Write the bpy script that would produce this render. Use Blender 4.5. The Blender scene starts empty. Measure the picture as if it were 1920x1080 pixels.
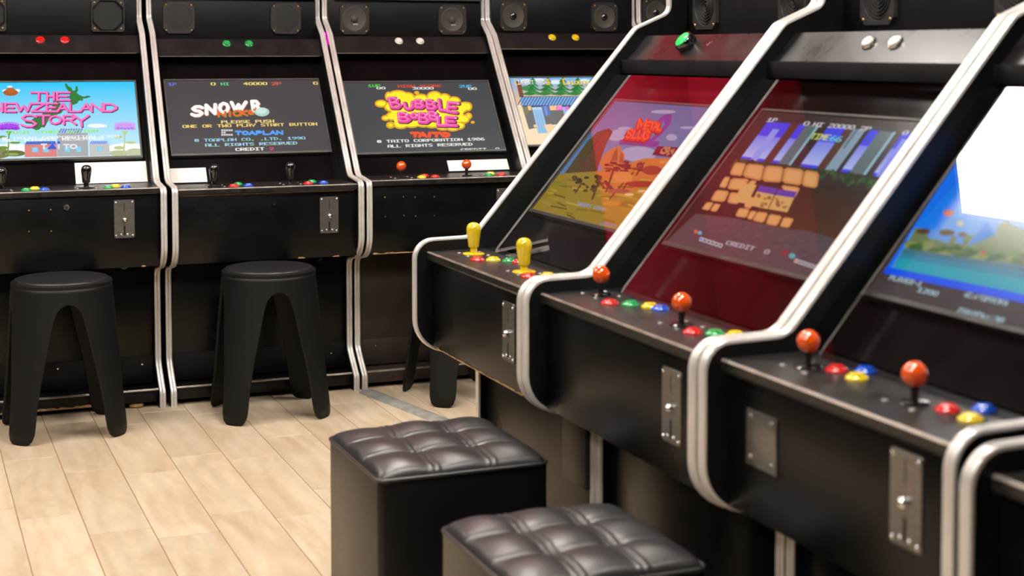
import bpy, bmesh, math, random
from mathutils import Vector, Matrix

# ------------------------------------------------------------------ camera, world, exposure
SC = bpy.context.scene
COL = SC.collection
SC.view_settings.view_transform = 'Standard'
SC.view_settings.look = 'None'
SC.view_settings.exposure = 0.0
SC.view_settings.gamma = 1.0
SC.view_settings.use_curve_mapping = False

FPX, VX, VY, CYP = 2847.0, -195.0, 95.0, 250.0      # focal (px), left vanishing point, principal row
dy = Vector((VX - 960.0, -(VY - CYP), -FPX)).normalized()
up = Vector((0.0, FPX, CYP - VY)).normalized()
dx = dy.cross(up)
cam_d = bpy.data.cameras.new('camera')
cam = bpy.data.objects.new('camera', cam_d)
COL.objects.link(cam)
m = Matrix((dx, dy, up)).to_4x4()
m.translation = Vector((0, 0, 1.2))
cam.matrix_world = m
cam_d.sensor_width = 36.0
cam_d.lens = FPX / 1920.0 * 36.0
cam_d.shift_y = -(540.0 - CYP) / 1920.0
cam_d.clip_start = 0.05
cam_d.dof.use_dof = True
cam_d.dof.focus_distance = 4.45
cam_d.dof.aperture_fstop = 4.2
SC.camera = cam

W = bpy.data.worlds.new('world')
SC.world = W
W.use_nodes = True
W.node_tree.nodes['Background'].inputs[0].default_value = (0.9, 0.92, 1.0, 1)
W.node_tree.nodes['Background'].inputs[1].default_value = 0.02

LAMP = 44.0          # radiance of the ceiling panels
LAMP_SPOTS = [(1.24, 3.88), (-0.30, 4.35), (1.24, 1.9), (-0.30, 1.3), (-1.80, 4.35),
              (-1.80, 1.3), (2.75, 3.88)]
CEIL = 2.7
YB = 5.98            # back wall

# ------------------------------------------------------------------ materials (all procedural)
def lin(c):
    return tuple((x / 255.0 / 12.92) if x / 255.0 <= 0.04045 else ((x / 255.0 + 0.055) / 1.055) ** 2.4 for x in c)

def pm(name, col, rough=0.5, metal=0.0, var=0.25, scale=30.0, bump=0.0, spec=0.5, coat=0.0, stretch=None, rvar=0.1):
    mt = bpy.data.materials.new(name)
    mt.use_nodes = True
    nt = mt.node_tree
    b = nt.nodes['Principled BSDF']
    b.inputs['Metallic'].default_value = metal
    b.inputs['Specular IOR Level'].default_value = spec
    b.inputs['Coat Weight'].default_value = coat
    b.inputs['Coat Roughness'].default_value = 0.09
    b.inputs['Coat IOR'].default_value = 1.95
    tc = nt.nodes.new('ShaderNodeTexCoord')
    mp = nt.nodes.new('ShaderNodeMapping')
    if stretch:
        mp.inputs['Scale'].default_value = stretch
    nt.links.new(tc.outputs['Object'], mp.inputs['Vector'])
    n = nt.nodes.new('ShaderNodeTexNoise')
    n.inputs['Scale'].default_value = scale
    n.inputs['Detail'].default_value = 5
    nt.links.new(mp.outputs[0], n.inputs['Vector'])
    r = nt.nodes.new('ShaderNodeValToRGB')
    r.color_ramp.elements[0].position = 0.3
    r.color_ramp.elements[1].position = 0.72
    r.color_ramp.elements[0].color = tuple(c * (1 - var) for c in col) + (1,)
    r.color_ramp.elements[1].color = tuple(min(1, c * (1 + var)) for c in col) + (1,)
    nt.links.new(n.outputs['Fac'], r.inputs[0])
    nt.links.new(r.outputs[0], b.inputs['Base Color'])
    mr = nt.nodes.new('ShaderNodeMapRange')
    mr.inputs['To Min'].default_value = max(0.02, rough - rvar)
    mr.inputs['To Max'].default_value = min(1, rough + rvar)
    nt.links.new(n.outputs['Fac'], mr.inputs['Value'])
    nt.links.new(mr.outputs[0], b.inputs['Roughness'])
    if bump:
        bp = nt.nodes.new('ShaderNodeBump')
        bp.inputs['Strength'].default_value = bump
        bp.inputs['Distance'].default_value = 0.002
        nt.links.new(n.outputs['Fac'], bp.inputs['Height'])
        nt.links.new(bp.outputs[0], b.inputs['Normal'])
    return mt

M = {}
M['laminate'] = pm('black_laminate', (0.0032, 0.003, 0.003), 0.30, spec=0.30, scale=9, var=0.4, rvar=0.08)
M['laminate_matt'] = pm('matt_black_board', (0.0042, 0.0037, 0.0037), 0.5, spec=0.22, scale=14, var=0.35)
M['panel_top'] = pm('worn_control_panel', (0.013, 0.012, 0.0115), 0.36, spec=0.5, scale=55, var=0.6, bump=0.15, rvar=0.14)
M['header'] = pm('header_black', (0.0075, 0.0058, 0.0058), 0.30, spec=0.5, scale=22, var=0.5, bump=0.08)
M['inner'] = pm('side_inner_black', (0.0045, 0.0045, 0.0042), 0.42, spec=0.35, scale=20, var=0.4)
M['brown_board'] = pm('brown_board', (0.022, 0.014, 0.010), 0.5, scale=16, var=0.3)
M['trim'] = pm('silver_edge_moulding', (0.70, 0.67, 0.64), 0.32, metal=0.4, scale=14, var=0.14, bump=0.2, rvar=0.10, stretch=(1, 1, 0.5))
M['bare_wood'] = pm('bare_chipboard', (0.42, 0.25, 0.10), 0.8, scale=60, var=0.4)
M['steel'] = pm('brushed_steel', (0.23, 0.22, 0.21), 0.34, metal=0.8, scale=40, var=0.15, stretch=(1, 1, 8), rvar=0.1)
M['chrome'] = pm('chrome', (0.8, 0.79, 0.77), 0.14, metal=1.0, var=0.05)
M['brass'] = pm('brass', (0.55, 0.33, 0.12), 0.35, metal=0.9)
M['slot'] = pm('slot_black', (0.003, 0.003, 0.003), 0.6)
M['shaft'] = pm('stick_shaft', (0.02, 0.018, 0.018), 0.3, metal=0.4)
M['paper'] = pm('white_card', (0.82, 0.79, 0.76), 0.6, var=0.02, scale=5)
def plastic(n, c, r=0.2):
    return pm(n, c, 0.35, var=0.05, scale=12, coat=1.0, rvar=0.04, spec=0.0)
M['red'] = plastic('red_plastic', (0.66, 0.012, 0.010))
M['green'] = plastic('green_plastic', (0.004, 0.34, 0.075))
M['yellow'] = plastic('yellow_plastic', (0.80, 0.58, 0.012))
M['blue'] = plastic('blue_plastic', (0.004, 0.075, 0.60))
M['white'] = plastic('white_plastic', (0.78, 0.74, 0.68))
M['orange'] = plastic('orange_plastic', (0.80, 0.085, 0.001))
M['rubbed'] = pm('rubbed_black', (0.0052, 0.005, 0.005), 0.36, spec=0.32, scale=40)
M['edge'] = pm('worn_highlight_strip', (0.26, 0.22, 0.19), 0.36, metal=0.4, scale=25, var=0.35)
M['black'] = plastic('black_plastic', (0.006, 0.006, 0.006))
M['spk'] = pm('speaker_plastic', (0.017, 0.015, 0.014), 0.5, scale=80, var=0.3, bump=0.1)
M['cone'] = pm('speaker_cone', (0.05, 0.044, 0.036), 0.6, scale=40)
M['cloth'] = pm('speaker_cloth', (0.012, 0.0115, 0.0095), 0.8, scale=200)
M['surround'] = pm('monitor_surround_black', (0.0045, 0.0032, 0.0032), 0.14, spec=0.22, var=0.2, scale=12, rvar=0.04)
M['header_back'] = pm('header_board', (0.0075, 0.0062, 0.0062), 0.48, spec=0.3, scale=22, var=0.5)
M['rust'] = pm('rust_ring', (0.085, 0.032, 0.022), 0.5)
M['grey_frame'] = pm('monitor_frame', (0.06, 0.057, 0.053), 0.4)
M['stool'] = pm('stool_plastic', (0.0055, 0.0055, 0.0053), 0.5, spec=0.26, scale=300, var=0.1, bump=0.05)
M['seatpad'] = pm('stool_seat_vinyl', (0.011, 0.011, 0.012), 0.42, spec=0.5, scale=120, bump=0.1)
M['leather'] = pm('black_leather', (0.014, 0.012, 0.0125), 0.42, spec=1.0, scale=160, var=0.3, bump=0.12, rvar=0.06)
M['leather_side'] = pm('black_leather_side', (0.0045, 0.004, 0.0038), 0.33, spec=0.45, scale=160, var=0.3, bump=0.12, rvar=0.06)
M['strip'] = pm('grey_floor_strip', (0.27, 0.26, 0.235), 0.5, scale=25, var=0.3)
M['wall_dark'] = pm('dark_wall_paint', (0.016, 0.014, 0.014), 0.7)
M['wall_red'] = pm('red_wall_paint', (0.60, 0.006, 0.045), 0.6, var=0.06, scale=4)
M['ceiling'] = pm('dark_ceiling_paint', (0.030, 0.018, 0.015), 0.8, var=0.1, scale=4)
M['lampframe'] = pm('lamp_frame', (0.7, 0.7, 0.7), 0.4)
M['grout'] = pm('grout', (0.26, 0.165, 0.085), 0.9, scale=50)

def emit(name, col, s):
    mt = bpy.data.materials.new(name)
    mt.use_nodes = True
    b = mt.node_tree.nodes['Principled BSDF']
    b.inputs['Base Color'].default_value = tuple(0.3 * c for c in col) + (1,)
    b.inputs['Emission Color'].default_value = col + (1,)
    b.inputs['Emission Strength'].default_value = s
    b.inputs['Roughness'].default_value = 0.3
    return mt
M['lamp'] = emit('lamp_diffuser', (1.0, 0.93, 0.85), LAMP)
M['wash'] = emit('added_wash_glow', (1.0, 0.85, 0.8), 76.0)
M['magenta'] = emit('magenta_led', (1.0, 0.0, 0.55), 12.0)
M['green_lit'] = emit('green_lit_button', (0.01, 0.75, 0.16), 0.75)

def screen_mat():
    mt = bpy.data.materials.new('screen_picture')
    mt.use_nodes = True
    nt = mt.node_tree
    b = nt.nodes['Principled BSDF']
    b.inputs['Base Color'].default_value = (0.006, 0.006, 0.006, 1)
    b.inputs['Roughness'].default_value = 0.22
    b.inputs['Specular IOR Level'].default_value = 0.4
    a = nt.nodes.new('ShaderNodeAttribute')
    a.attribute_name = 'Col'
    nt.links.new(a.outputs['Color'], b.inputs['Emission Color'])
    b.inputs['Emission Strength'].default_value = 1.0
    return mt
M['screen'] = screen_mat()

def glass_mat():
    mt = bpy.data.materials.new('clear_pane')
    mt.use_nodes = True
    nt = mt.node_tree
    nt.nodes.remove(nt.nodes['Principled BSDF'])
    out = nt.nodes['Material Output']
    fr = nt.nodes.new('ShaderNodeFresnel')
    fr.inputs['IOR'].default_value = 1.52
    mul = nt.nodes.new('ShaderNodeMath')
    mul.operation = 'MULTIPLY'
    mul.use_clamp = True
    mul.inputs[1].default_value = 1.75       # two faces of the pane
    nt.links.new(fr.outputs[0], mul.inputs[0])
    tr = nt.nodes.new('ShaderNodeBsdfTransparent')
    tr.inputs[0].default_value = (0.93, 0.93, 0.93, 1)
    gl = nt.nodes.new('ShaderNodeBsdfGlossy')
    gl.inputs['Roughness'].default_value = 0.0
    mx = nt.nodes.new('ShaderNodeMixShader')
    ge = nt.nodes.new('ShaderNodeNewGeometry')
    inv = nt.nodes.new('ShaderNodeMath')
    inv.operation = 'SUBTRACT'
    inv.inputs[0].default_value = 1.0
    nt.links.new(ge.outputs['Backfacing'], inv.inputs[1])
    m2 = nt.nodes.new('ShaderNodeMath')
    m2.operation = 'MULTIPLY'
    nt.links.new(mul.outputs[0], m2.inputs[0])
    nt.links.new(inv.outputs[0], m2.inputs[1])
    nt.links.new(m2.outputs[0], mx.inputs[0])
    nt.links.new(tr.outputs[0], mx.inputs[1])
    nt.links.new(gl.outputs[0], mx.inputs[2])
    nt.links.new(mx.outputs[0], out.inputs[0])
    return mt
M['glass'] = glass_mat()

def floor_mat():
    mt = bpy.data.materials.new('wood_look_tile')
    mt.use_nodes = True
    nt = mt.node_tree
    L = nt.links.new
    b = nt.nodes['Principled BSDF']
    b.inputs['Roughness'].default_value = 0.42
    b.inputs['Specular IOR Level'].default_value = 0.35
    at = nt.nodes.new('ShaderNodeAttribute')
    at.attribute_name = 'Col'
    tc = nt.nodes.new('ShaderNodeTexCoord')
    add = nt.nodes.new('ShaderNodeVectorMath')
    add.operation = 'MULTIPLY_ADD'
    add.inputs[1].default_value = (7.0, 9.0, 5.0)
    L(at.outputs['Color'], add.inputs[0])
    L(tc.outputs['Object'], add.inputs[2])
    mp = nt.nodes.new('ShaderNodeMapping')
    mp.inputs['Scale'].default_value = (4.2, 1.3, 1.0)
    L(add.outputs[0], mp.inputs['Vector'])
    n1 = nt.nodes.new('ShaderNodeTexNoise')
    n1.inputs['Scale'].default_value = 2.2
    n1.inputs['Detail'].default_value = 3
    n1.inputs['Distortion'].default_value = 1.4
    L(mp.outputs[0], n1.inputs['Vector'])
    wv = nt.nodes.new('ShaderNodeTexWave')
    wv.inputs['Scale'].default_value = 1.3
    wv.inputs['Distortion'].default_value = 16.0
    wv.inputs['Detail'].default_value = 3.0
    wv.inputs['Detail Scale'].default_value = 0.6
    L(mp.outputs[0], wv.inputs['Vector'])
    n2 = nt.nodes.new('ShaderNodeTexNoise')
    n2.inputs['Scale'].default_value = 14.0
    n2.inputs['Detail'].default_value = 6
    L(mp.outputs[0], n2.inputs['Vector'])
    r = nt.nodes.new('ShaderNodeValToRGB')
    e = r.color_ramp.elements
    e[0].position, e[0].color = 0.22, (0.46, 0.330, 0.205, 1)
    e[1].position, e[1].color = 0.62, (0.585, 0.475, 0.345, 1)
    L(n1.outputs['Fac'], r.inputs[0])
    m1 = nt.nodes.new('ShaderNodeMix')
    m1.data_type = 'RGBA'
    m1.blend_type = 'MULTIPLY'
    m1.inputs[0].default_value = 0.10
    L(r.outputs[0], m1.inputs[6])
    L(wv.outputs['Color'], m1.inputs[7])
    m2 = nt.nodes.new('ShaderNodeMix')
    m2.data_type = 'RGBA'
    m2.blend_type = 'OVERLAY'
    m2.inputs[0].default_value = 0.10
    L(m1.outputs[2], m2.inputs[6])
    L(n2.outputs['Fac'], m2.inputs[7])
    hsv = nt.nodes.new('ShaderNodeHueSaturation')
    mr = nt.nodes.new('ShaderNodeMapRange')
    mr.inputs['To Min'].default_value = 0.92
    mr.inputs['To Max'].default_value = 1.08
    sp = nt.nodes.new('ShaderNodeSeparateColor')
    L(at.outputs['Color'], sp.inputs[0])
    L(sp.outputs[0], mr.inputs['Value'])
    L(mr.outputs[0], hsv.inputs['Value'])
    L(m2.outputs[2], hsv.inputs['Color'])
    L(hsv.outputs[0], b.inputs['Base Color'])
    bp = nt.nodes.new('ShaderNodeBump')
    bp.inputs['Strength'].default_value = 0.12
    bp.inputs['Distance'].default_value = 0.002
    L(n2.outputs['Fac'], bp.inputs['Height'])
    L(bp.outputs[0], b.inputs['Normal'])
    return mt
M['floor'] = floor_mat()

# ------------------------------------------------------------------ mesh helpers
WARP = None                 # optional (x, y, z) -> (x, y, z) used while a cabinet is built

def link(name, me, mat, parent=None, loc=None, angle=40, smooth=True):
    if WARP:
        for v in me.vertices:
            v.co = WARP(*v.co)
    if mat is not None:
        for k in (mat if isinstance(mat, (list, tuple)) else [mat]):
            me.materials.append(k)
    if smooth and len(me.polygons):
        me.polygons.foreach_set('use_smooth', [True] * len(me.polygons))
        me.set_sharp_from_angle(angle=math.radians(angle))
    o = bpy.data.objects.new(name, me)
    COL.objects.link(o)
    if loc is not None:
        o.location = loc
    if parent is not None:
        o.parent = parent
    return o

def bm_obj(name, bm, mat, parent=None, loc=None, angle=40):
    me = bpy.data.meshes.new(name)
    bm.normal_update()
    bm.to_mesh(me)
    bm.free()
    return link(name, me, mat, parent, loc, angle)

def add_box(bm, x0, x1, y0, y1, z0, z1, bev=0.0, seg=2):
    vs = [bm.verts.new(p) for p in ((x0, y0, z0), (x1, y0, z0), (x1, y1, z0), (x0, y1, z0),
                                    (x0, y0, z1), (x1, y0, z1), (x1, y1, z1), (x0, y1, z1))]
    fs = [bm.faces.new([vs[i] for i in q]) for q in ((3, 2, 1, 0), (4, 5, 6, 7), (0, 1, 5, 4), (1, 2, 6, 5), (2, 3, 7, 6), (3, 0, 4, 7))]
    if bev:
        es = list({e for f in fs for e in f.edges})
        bmesh.ops.bevel(bm, geom=es, offset=bev, segments=seg, affect='EDGES', profile=0.5)

def box(name, mat, parent, x0, x1, y0, y1, z0, z1, bev=0.0015, loc=None):
    bm = bmesh.new()
    add_box(bm, x0, x1, y0, y1, z0, z1, bev)
    return bm_obj(name, bm, mat, parent, loc)

def add_prism(bm, prof, x0, x1, bev=0.0):
    """closed outline of (y, z) points pulled from x0 to x1"""
    a = [bm.verts.new((x0, p[0], p[1])) for p in prof]
    b = [bm.verts.new((x1, p[0], p[1])) for p in prof]
    n = len(prof)
    fs = [bm.faces.new(a[::-1]), bm.faces.new(b)]
    for i in range(n):
        fs.append(bm.faces.new((a[i], a[(i + 1) % n], b[(i + 1) % n], b[i])))
    bmesh.ops.recalc_face_normals(bm, faces=fs)
    if bev:
        es = list({e for f in fs for e in f.edges})
        bmesh.ops.bevel(bm, geom=es, offset=bev, segments=2, affect='EDGES', profile=0.5)

def prism(name, mat, parent, prof, x0, x1, bev=0.0, angle=30):
    bm = bmesh.new()
    add_prism(bm, prof, x0, x1, bev)
    return bm_obj(name, bm, mat, parent, angle=angle)

def add_lathe(bm, prof, seg=24, mtx=None, cap=True):
    """(r, h) pairs turned about the local z axis"""
    mtx = mtx or Matrix()
    rings = []
    for r, h in prof:
        if r < 1e-6:
            rings.append([bm.verts.new(mtx @ Vector((0, 0, h)))])
        else:
            rings.append([bm.verts.new(mtx @ Vector((r * math.cos(2 * math.pi * i / seg), r * math.sin(2 * math.pi * i / seg), h))) for i in range(seg)])
    for A, B in zip(rings, rings[1:]):
        for i in range(seg):
            j = (i + 1) % seg
            if len(A) == 1 and len(B) == 1:
                continue
            if len(A) == 1:
                bm.faces.new((A[0], B[j], B[i]))
            elif len(B) == 1:
                bm.faces.new((A[i], A[j], B[0]))
            else:
                bm.faces.new((A[i], A[j], B[j], B[i]))
    if cap and len(rings[0]) > 1:
        bm.faces.new(rings[0][::-1])
    if cap and len(rings[-1]) > 1:
        bm.faces.new(rings[-1])

def lathe(name, mat, parent, prof, mtx=None, seg=24, angle=40):
    bm = bmesh.new()
    add_lathe(bm, prof, seg, mtx, False)
    bmesh.ops.recalc_face_normals(bm, faces=bm.faces[:])
    return bm_obj(name, bm, mat, parent, angle=angle)

def frame_at(pos, normal, upv=(0, 0, 1)):
    n = Vector(normal).normalized()
    u = Vector(upv)
    x = u.cross(n).normalized()
    y = n.cross(x)
    mm = Matrix((x, y, n)).transposed().to_4x4()
    mm.translation = Vector(pos)
    return mm

def fillet(pts, seg=7):
    """pts: (y, z, radius); first and last keep their place"""
    out = []
    for i, p in enumerate(pts):
        P = Vector(p[:2])
        r = p[2] if len(p) > 2 else 0
        if i in (0, len(pts) - 1) or r <= 0:
            out.append(P)
            continue
        a = (Vector(pts[i - 1][:2]) - P)
        b = (Vector(pts[i + 1][:2]) - P)
        la, lb = a.length, b.length
        a.normalize(); b.normalize()
        ang = math.acos(max(-1, min(1, a.dot(b))))
        t = min(r / math.tan(ang / 2), la * 0.49, lb * 0.49)
        rr = t * math.tan(ang / 2)
        c = P + (a + b).normalized() * (rr / math.sin(ang / 2))
        s = P + a * t - c
        e = P + b * t - c
        a0 = math.atan2(s.y, s.x)
        tot = math.atan2(e.y, e.x) - a0
        tot = (tot + math.pi) % (2 * math.pi) - math.pi
        for k in range(seg + 1):
            th = a0 + tot * k / seg
            out.append(c + Vector((math.cos(th), math.sin(th))) * s.length)
    return out

def empty(name, label, cat, loc=(0, 0, 0), rz=0, group=None):
    o = bpy.data.objects.new(name, None)
    COL.objects.link(o)
    o.empty_display_size = 0.1
    o.location = loc
    o.rotation_euler = (0, 0, rz)
    o['label'] = label
    o['category'] = cat
    if group:
        o['group'] = group
    return o

def tag(o, label, cat, group=None):
    o['label'] = label
    o['category'] = cat
    if group:
        o['group'] = group
    return o

def structure(o):
    o['kind'] = 'structure'
    return o

# ------------------------------------------------------------------ the room
def build_floor():
    rng = random.Random(5)
    x_seam, wid, length, gap = 0.573, 0.1535, 0.597, 0.0024
    known = {-1: 3.83, 0: 4.335, 1: 3.88, 2: 4.39, 3: 4.60}
    vs, fs, cols = [], [], []
    i0, i1 = int((-3.6 - x_seam) / wid), int((3.7 - x_seam) / wid) + 1
    for i in range(i0, i1):
        xa = x_seam + i * wid
        off = known.get(i, rng.random() * length)
        j0 = int((-2.8 - off) / length) - 1
        for j in range(j0, int((6.1 - off) / length) + 1):
            ya = off + j * length
            n = len(vs)
            a, b, c, d = xa + gap / 2, xa + wid - gap / 2, ya + gap * .75, ya + length - gap * .75
            q = 0.0012
            vs += [(a + q, c + q, 0), (b - q, c + q, 0), (b - q, d - q, 0), (a + q, d - q, 0),
                   (a, c, -q), (b, c, -q), (b, d, -q), (a, d, -q)]
            fs += [(n, n + 1, n + 2, n + 3), (n + 4, n + 5, n + 1, n), (n + 5, n + 6, n + 2, n + 1), (n + 6, n + 7, n + 3, n + 2), (n + 7, n + 4, n, n + 3)]
            k = (rng.random(), rng.random(), rng.random(), 1)
            cols += [k] * 20
    n = len(vs)
    vs += [(-3.6, -2.8, -0.0012), (3.7, -2.8, -0.0012), (3.7, 6.1, -0.0012), (-3.6, 6.1, -0.0012),
           (-3.6, -2.8, -0.06), (3.7, -2.8, -0.06), (3.7, 6.1, -0.06), (-3.6, 6.1, -0.06)]
    fs += [(n, n + 1, n + 2, n + 3), (n + 7, n + 6, n + 5, n + 4), (n + 4, n + 5, n + 1, n), (n + 5, n + 6, n + 2, n + 1), (n + 6, n + 7, n + 3, n + 2), (n + 7, n + 4, n, n + 3)]
    me = bpy.data.meshes.new('floor')
    me.from_pydata(vs, [], fs)
    ca = me.color_attributes.new('Col', 'FLOAT_COLOR', 'CORNER')
    cols += [(0.5, 0.5, 0.5, 1)] * 24
    for k, c in enumerate(cols):
        ca.data[k].color = c
    o = link('floor', me, [M['floor'], M['grout']], smooth=False)
    for p in me.polygons[-6:]:
        p.material_index = 1
    structure(o)

build_floor()
structure(box('ceiling', M['ceiling'], None, -3.6, 3.7, -2.8, 6.1, CEIL, CEIL + 0.1, 0))
structure(box('trim_2', M['wall_red'], None, -3.5, 3.6, 5.07, YB - .02, CEIL - .012, CEIL - .0005, 0))
bm = bmesh.new()
add_box(bm, -3.6, 3.7, YB, YB + 0.1, 0, 2.2)
wb = structure(bm_obj('wall_back', bm, M['wall_dark']))
structure(box('trim_1', M['wall_red'], None, -3.6, 3.7, YB - 0.02, YB + 0.1, 2.2, CEIL, 0))
structure(box('wall_left', M['wall_dark'], None, -3.6, -3.5, -2.7, YB, 0, CEIL, 0))
structure(box('wall_right', M['wall_dark'], None, 3.6, 3.7, -2.7, YB, 0, CEIL, 0))
structure(box('wall_front', M['wall_dark'], None, -3.6, 3.7, -2.8, -2.7, 0, CEIL, 0))

for k, (x, y) in enumerate(LAMP_SPOTS):
    t = empty('ceiling_light', 'square white LED ceiling panel', 'ceiling light', (x, y, CEIL - 0.012), group='LED panels on the ceiling')
    bm = bmesh.new()
    for a in ((-0.3, 0.3, -0.3, -0.285), (-0.3, 0.3, 0.285, 0.3), (-0.3, -0.285, -0.285, 0.285), (0.285, 0.3, -0.285, 0.285)):
        add_box(bm, *a, 0, 0.012)
    bm_obj('frame', bm, M['lampframe'], t)
    box('diffuser', M['lamp'], t, -0.285, 0.285, -0.285, 0.285, 0.003, 0.012, 0)

# ------------------------------------------------------------------ lettering
_F = {'A': '7E1111117E', 'B': '7F49494936', 'C': '3E41414122', 'D': '7F4141221C', 'E': '7F49494941', 'F': '7F09090901',
      'G': '3E4149497A', 'H': '7F0808087F', 'I': '41417F4141', 'J': '2040413F01', 'K': '7F08142241', 'L': '7F40404040',
      'M': '7F020C027F', 'N': '7F0408107F', 'O': '3E4141413E', 'P': '7F09090906', 'Q': '3E4151215E', 'R': '7F09192946',
      'S': '4649494931', 'T': '01017F0101', 'U': '3F4040403F', 'V': '1F2040201F', 'W': '7F2018207F', 'X': '6314081463',
      'Y': '0708700807', 'Z': '6151494543', '0': '3E4141413E', '1': '44427F4040', '2': '4261514946', '3': '2141454B31',
      '4': '1814127F10', '5': '2745454539', '6': '3C4A494930', '7': '0171090503', '8': '3649494936', '9': '064949291E',
      '.': '0060600000', '-': '0808080808', '$': '242A7F2A12', '@': '3E5D55553E', '[': '007F414100', ']': '0041417F00',
      '&': '3649552250', ' ': '0000000000'}
_S = {'A': [[(0, 0), (.5, 1), (1, 0)], [(.2, .38), (.8, .38)]],
      'B': [[(.05, .5), (.6, .52), (.85, .75), (.6, 1), (.05, 1), (.05, 0), (.65, 0), (.95, .25), (.6, .52)]],
      'C': [[(1, .8), (.75, 1), (.3, 1), (0, .7), (0, .3), (.3, 0), (.75, 0), (1, .2)]],
      'D': [[(.05, 0), (.05, 1), (.6, 1), (1, .65), (1, .35), (.6, 0), (.05, 0)]],
      'E': [[(1, 1), (.05, 1), (.05, 0), (1, 0)], [(.05, .5), (.8, .5)]],
      'G': [[(1, .8), (.75, 1), (.3, 1), (0, .7), (0, .3), (.3, 0), (.75, 0), (1, .2), (1, .45), (.6, .45)]],
      'H': [[(0, 0), (0, 1)], [(1, 0), (1, 1)], [(0, .5), (1, .5)]],
      'I': [[(.5, 0), (.5, 1)]],
      'K': [[(0, 0), (0, 1)], [(1, 1), (.05, .5), (1, 0)]],
      'L': [[(.05, 1), (.05, 0), (.95, 0)]],
      'M': [[(0, 0), (.05, 1), (.5, .35), (.95, 1), (1, 0)]],
      'N': [[(0, 0), (0, 1), (1, 0), (1, 1)]],
      'O': [[(.5, 1), (.15, .85), (0, .5), (.15, .15), (.5, 0), (.85, .15), (1, .5), (.85, .85), (.5, 1)]],
      'P': [[(.05, 0), (.05, 1), (.65, 1), (.95, .77), (.65, .5), (.05, .5)]],
      'R': [[(.05, 0), (.05, 1), (.65, 1), (.95, .77), (.65, .5), (.05, .5)], [(.5, .5), (1, 0)]],
      'S': [[(.95, .85), (.7, 1), (.3, 1), (.05, .78), (.3, .55), (.7, .48), (.95, .24), (.7, 0), (.3, 0), (.02, .15)]],
      'T': [[(0, 1), (1, 1)], [(.5, 1), (.5, 0)]],
      'U': [[(0, 1), (.03, .25), (.3, 0), (.7, 0), (.97, .25), (1, 1)]],
      'W': [[(0, 1), (.25, 0), (.5, .7), (.75, 0), (1, 1)]],
      'Y': [[(0, 1), (.5, .5), (1, 1)], [(.5, .5), (.5, 0)]],
      'Z': [[(0, 1), (1, 1), (0, 0), (1, 0)]],
      '&': [[(1, 0), (.2, .75), (.4, 1), (.65, .8), (.1, .3), (.3, 0), (.6, 0), (.95, .4)]],
      '2': [[(.05, .75), (.3, 1), (.75, 1), (.95, .75), (.05, 0), (1, 0)]]}

def solve8(A, b):
    n = len(b)
    for i in range(n):
        p = max(range(i, n), key=lambda r: abs(A[r][i]))
        A[i], A[p] = A[p], A[i]
        b[i], b[p] = b[p], b[i]
        for r in range(n):
            if r != i and A[r][i]:
                f = A[r][i] / A[i][i]
                A[r] = [x - f * y for x, y in zip(A[r], A[i])]
                b[r] -= f * b[i]
    return [b[i] / A[i][i] for i in range(n)]

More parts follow.
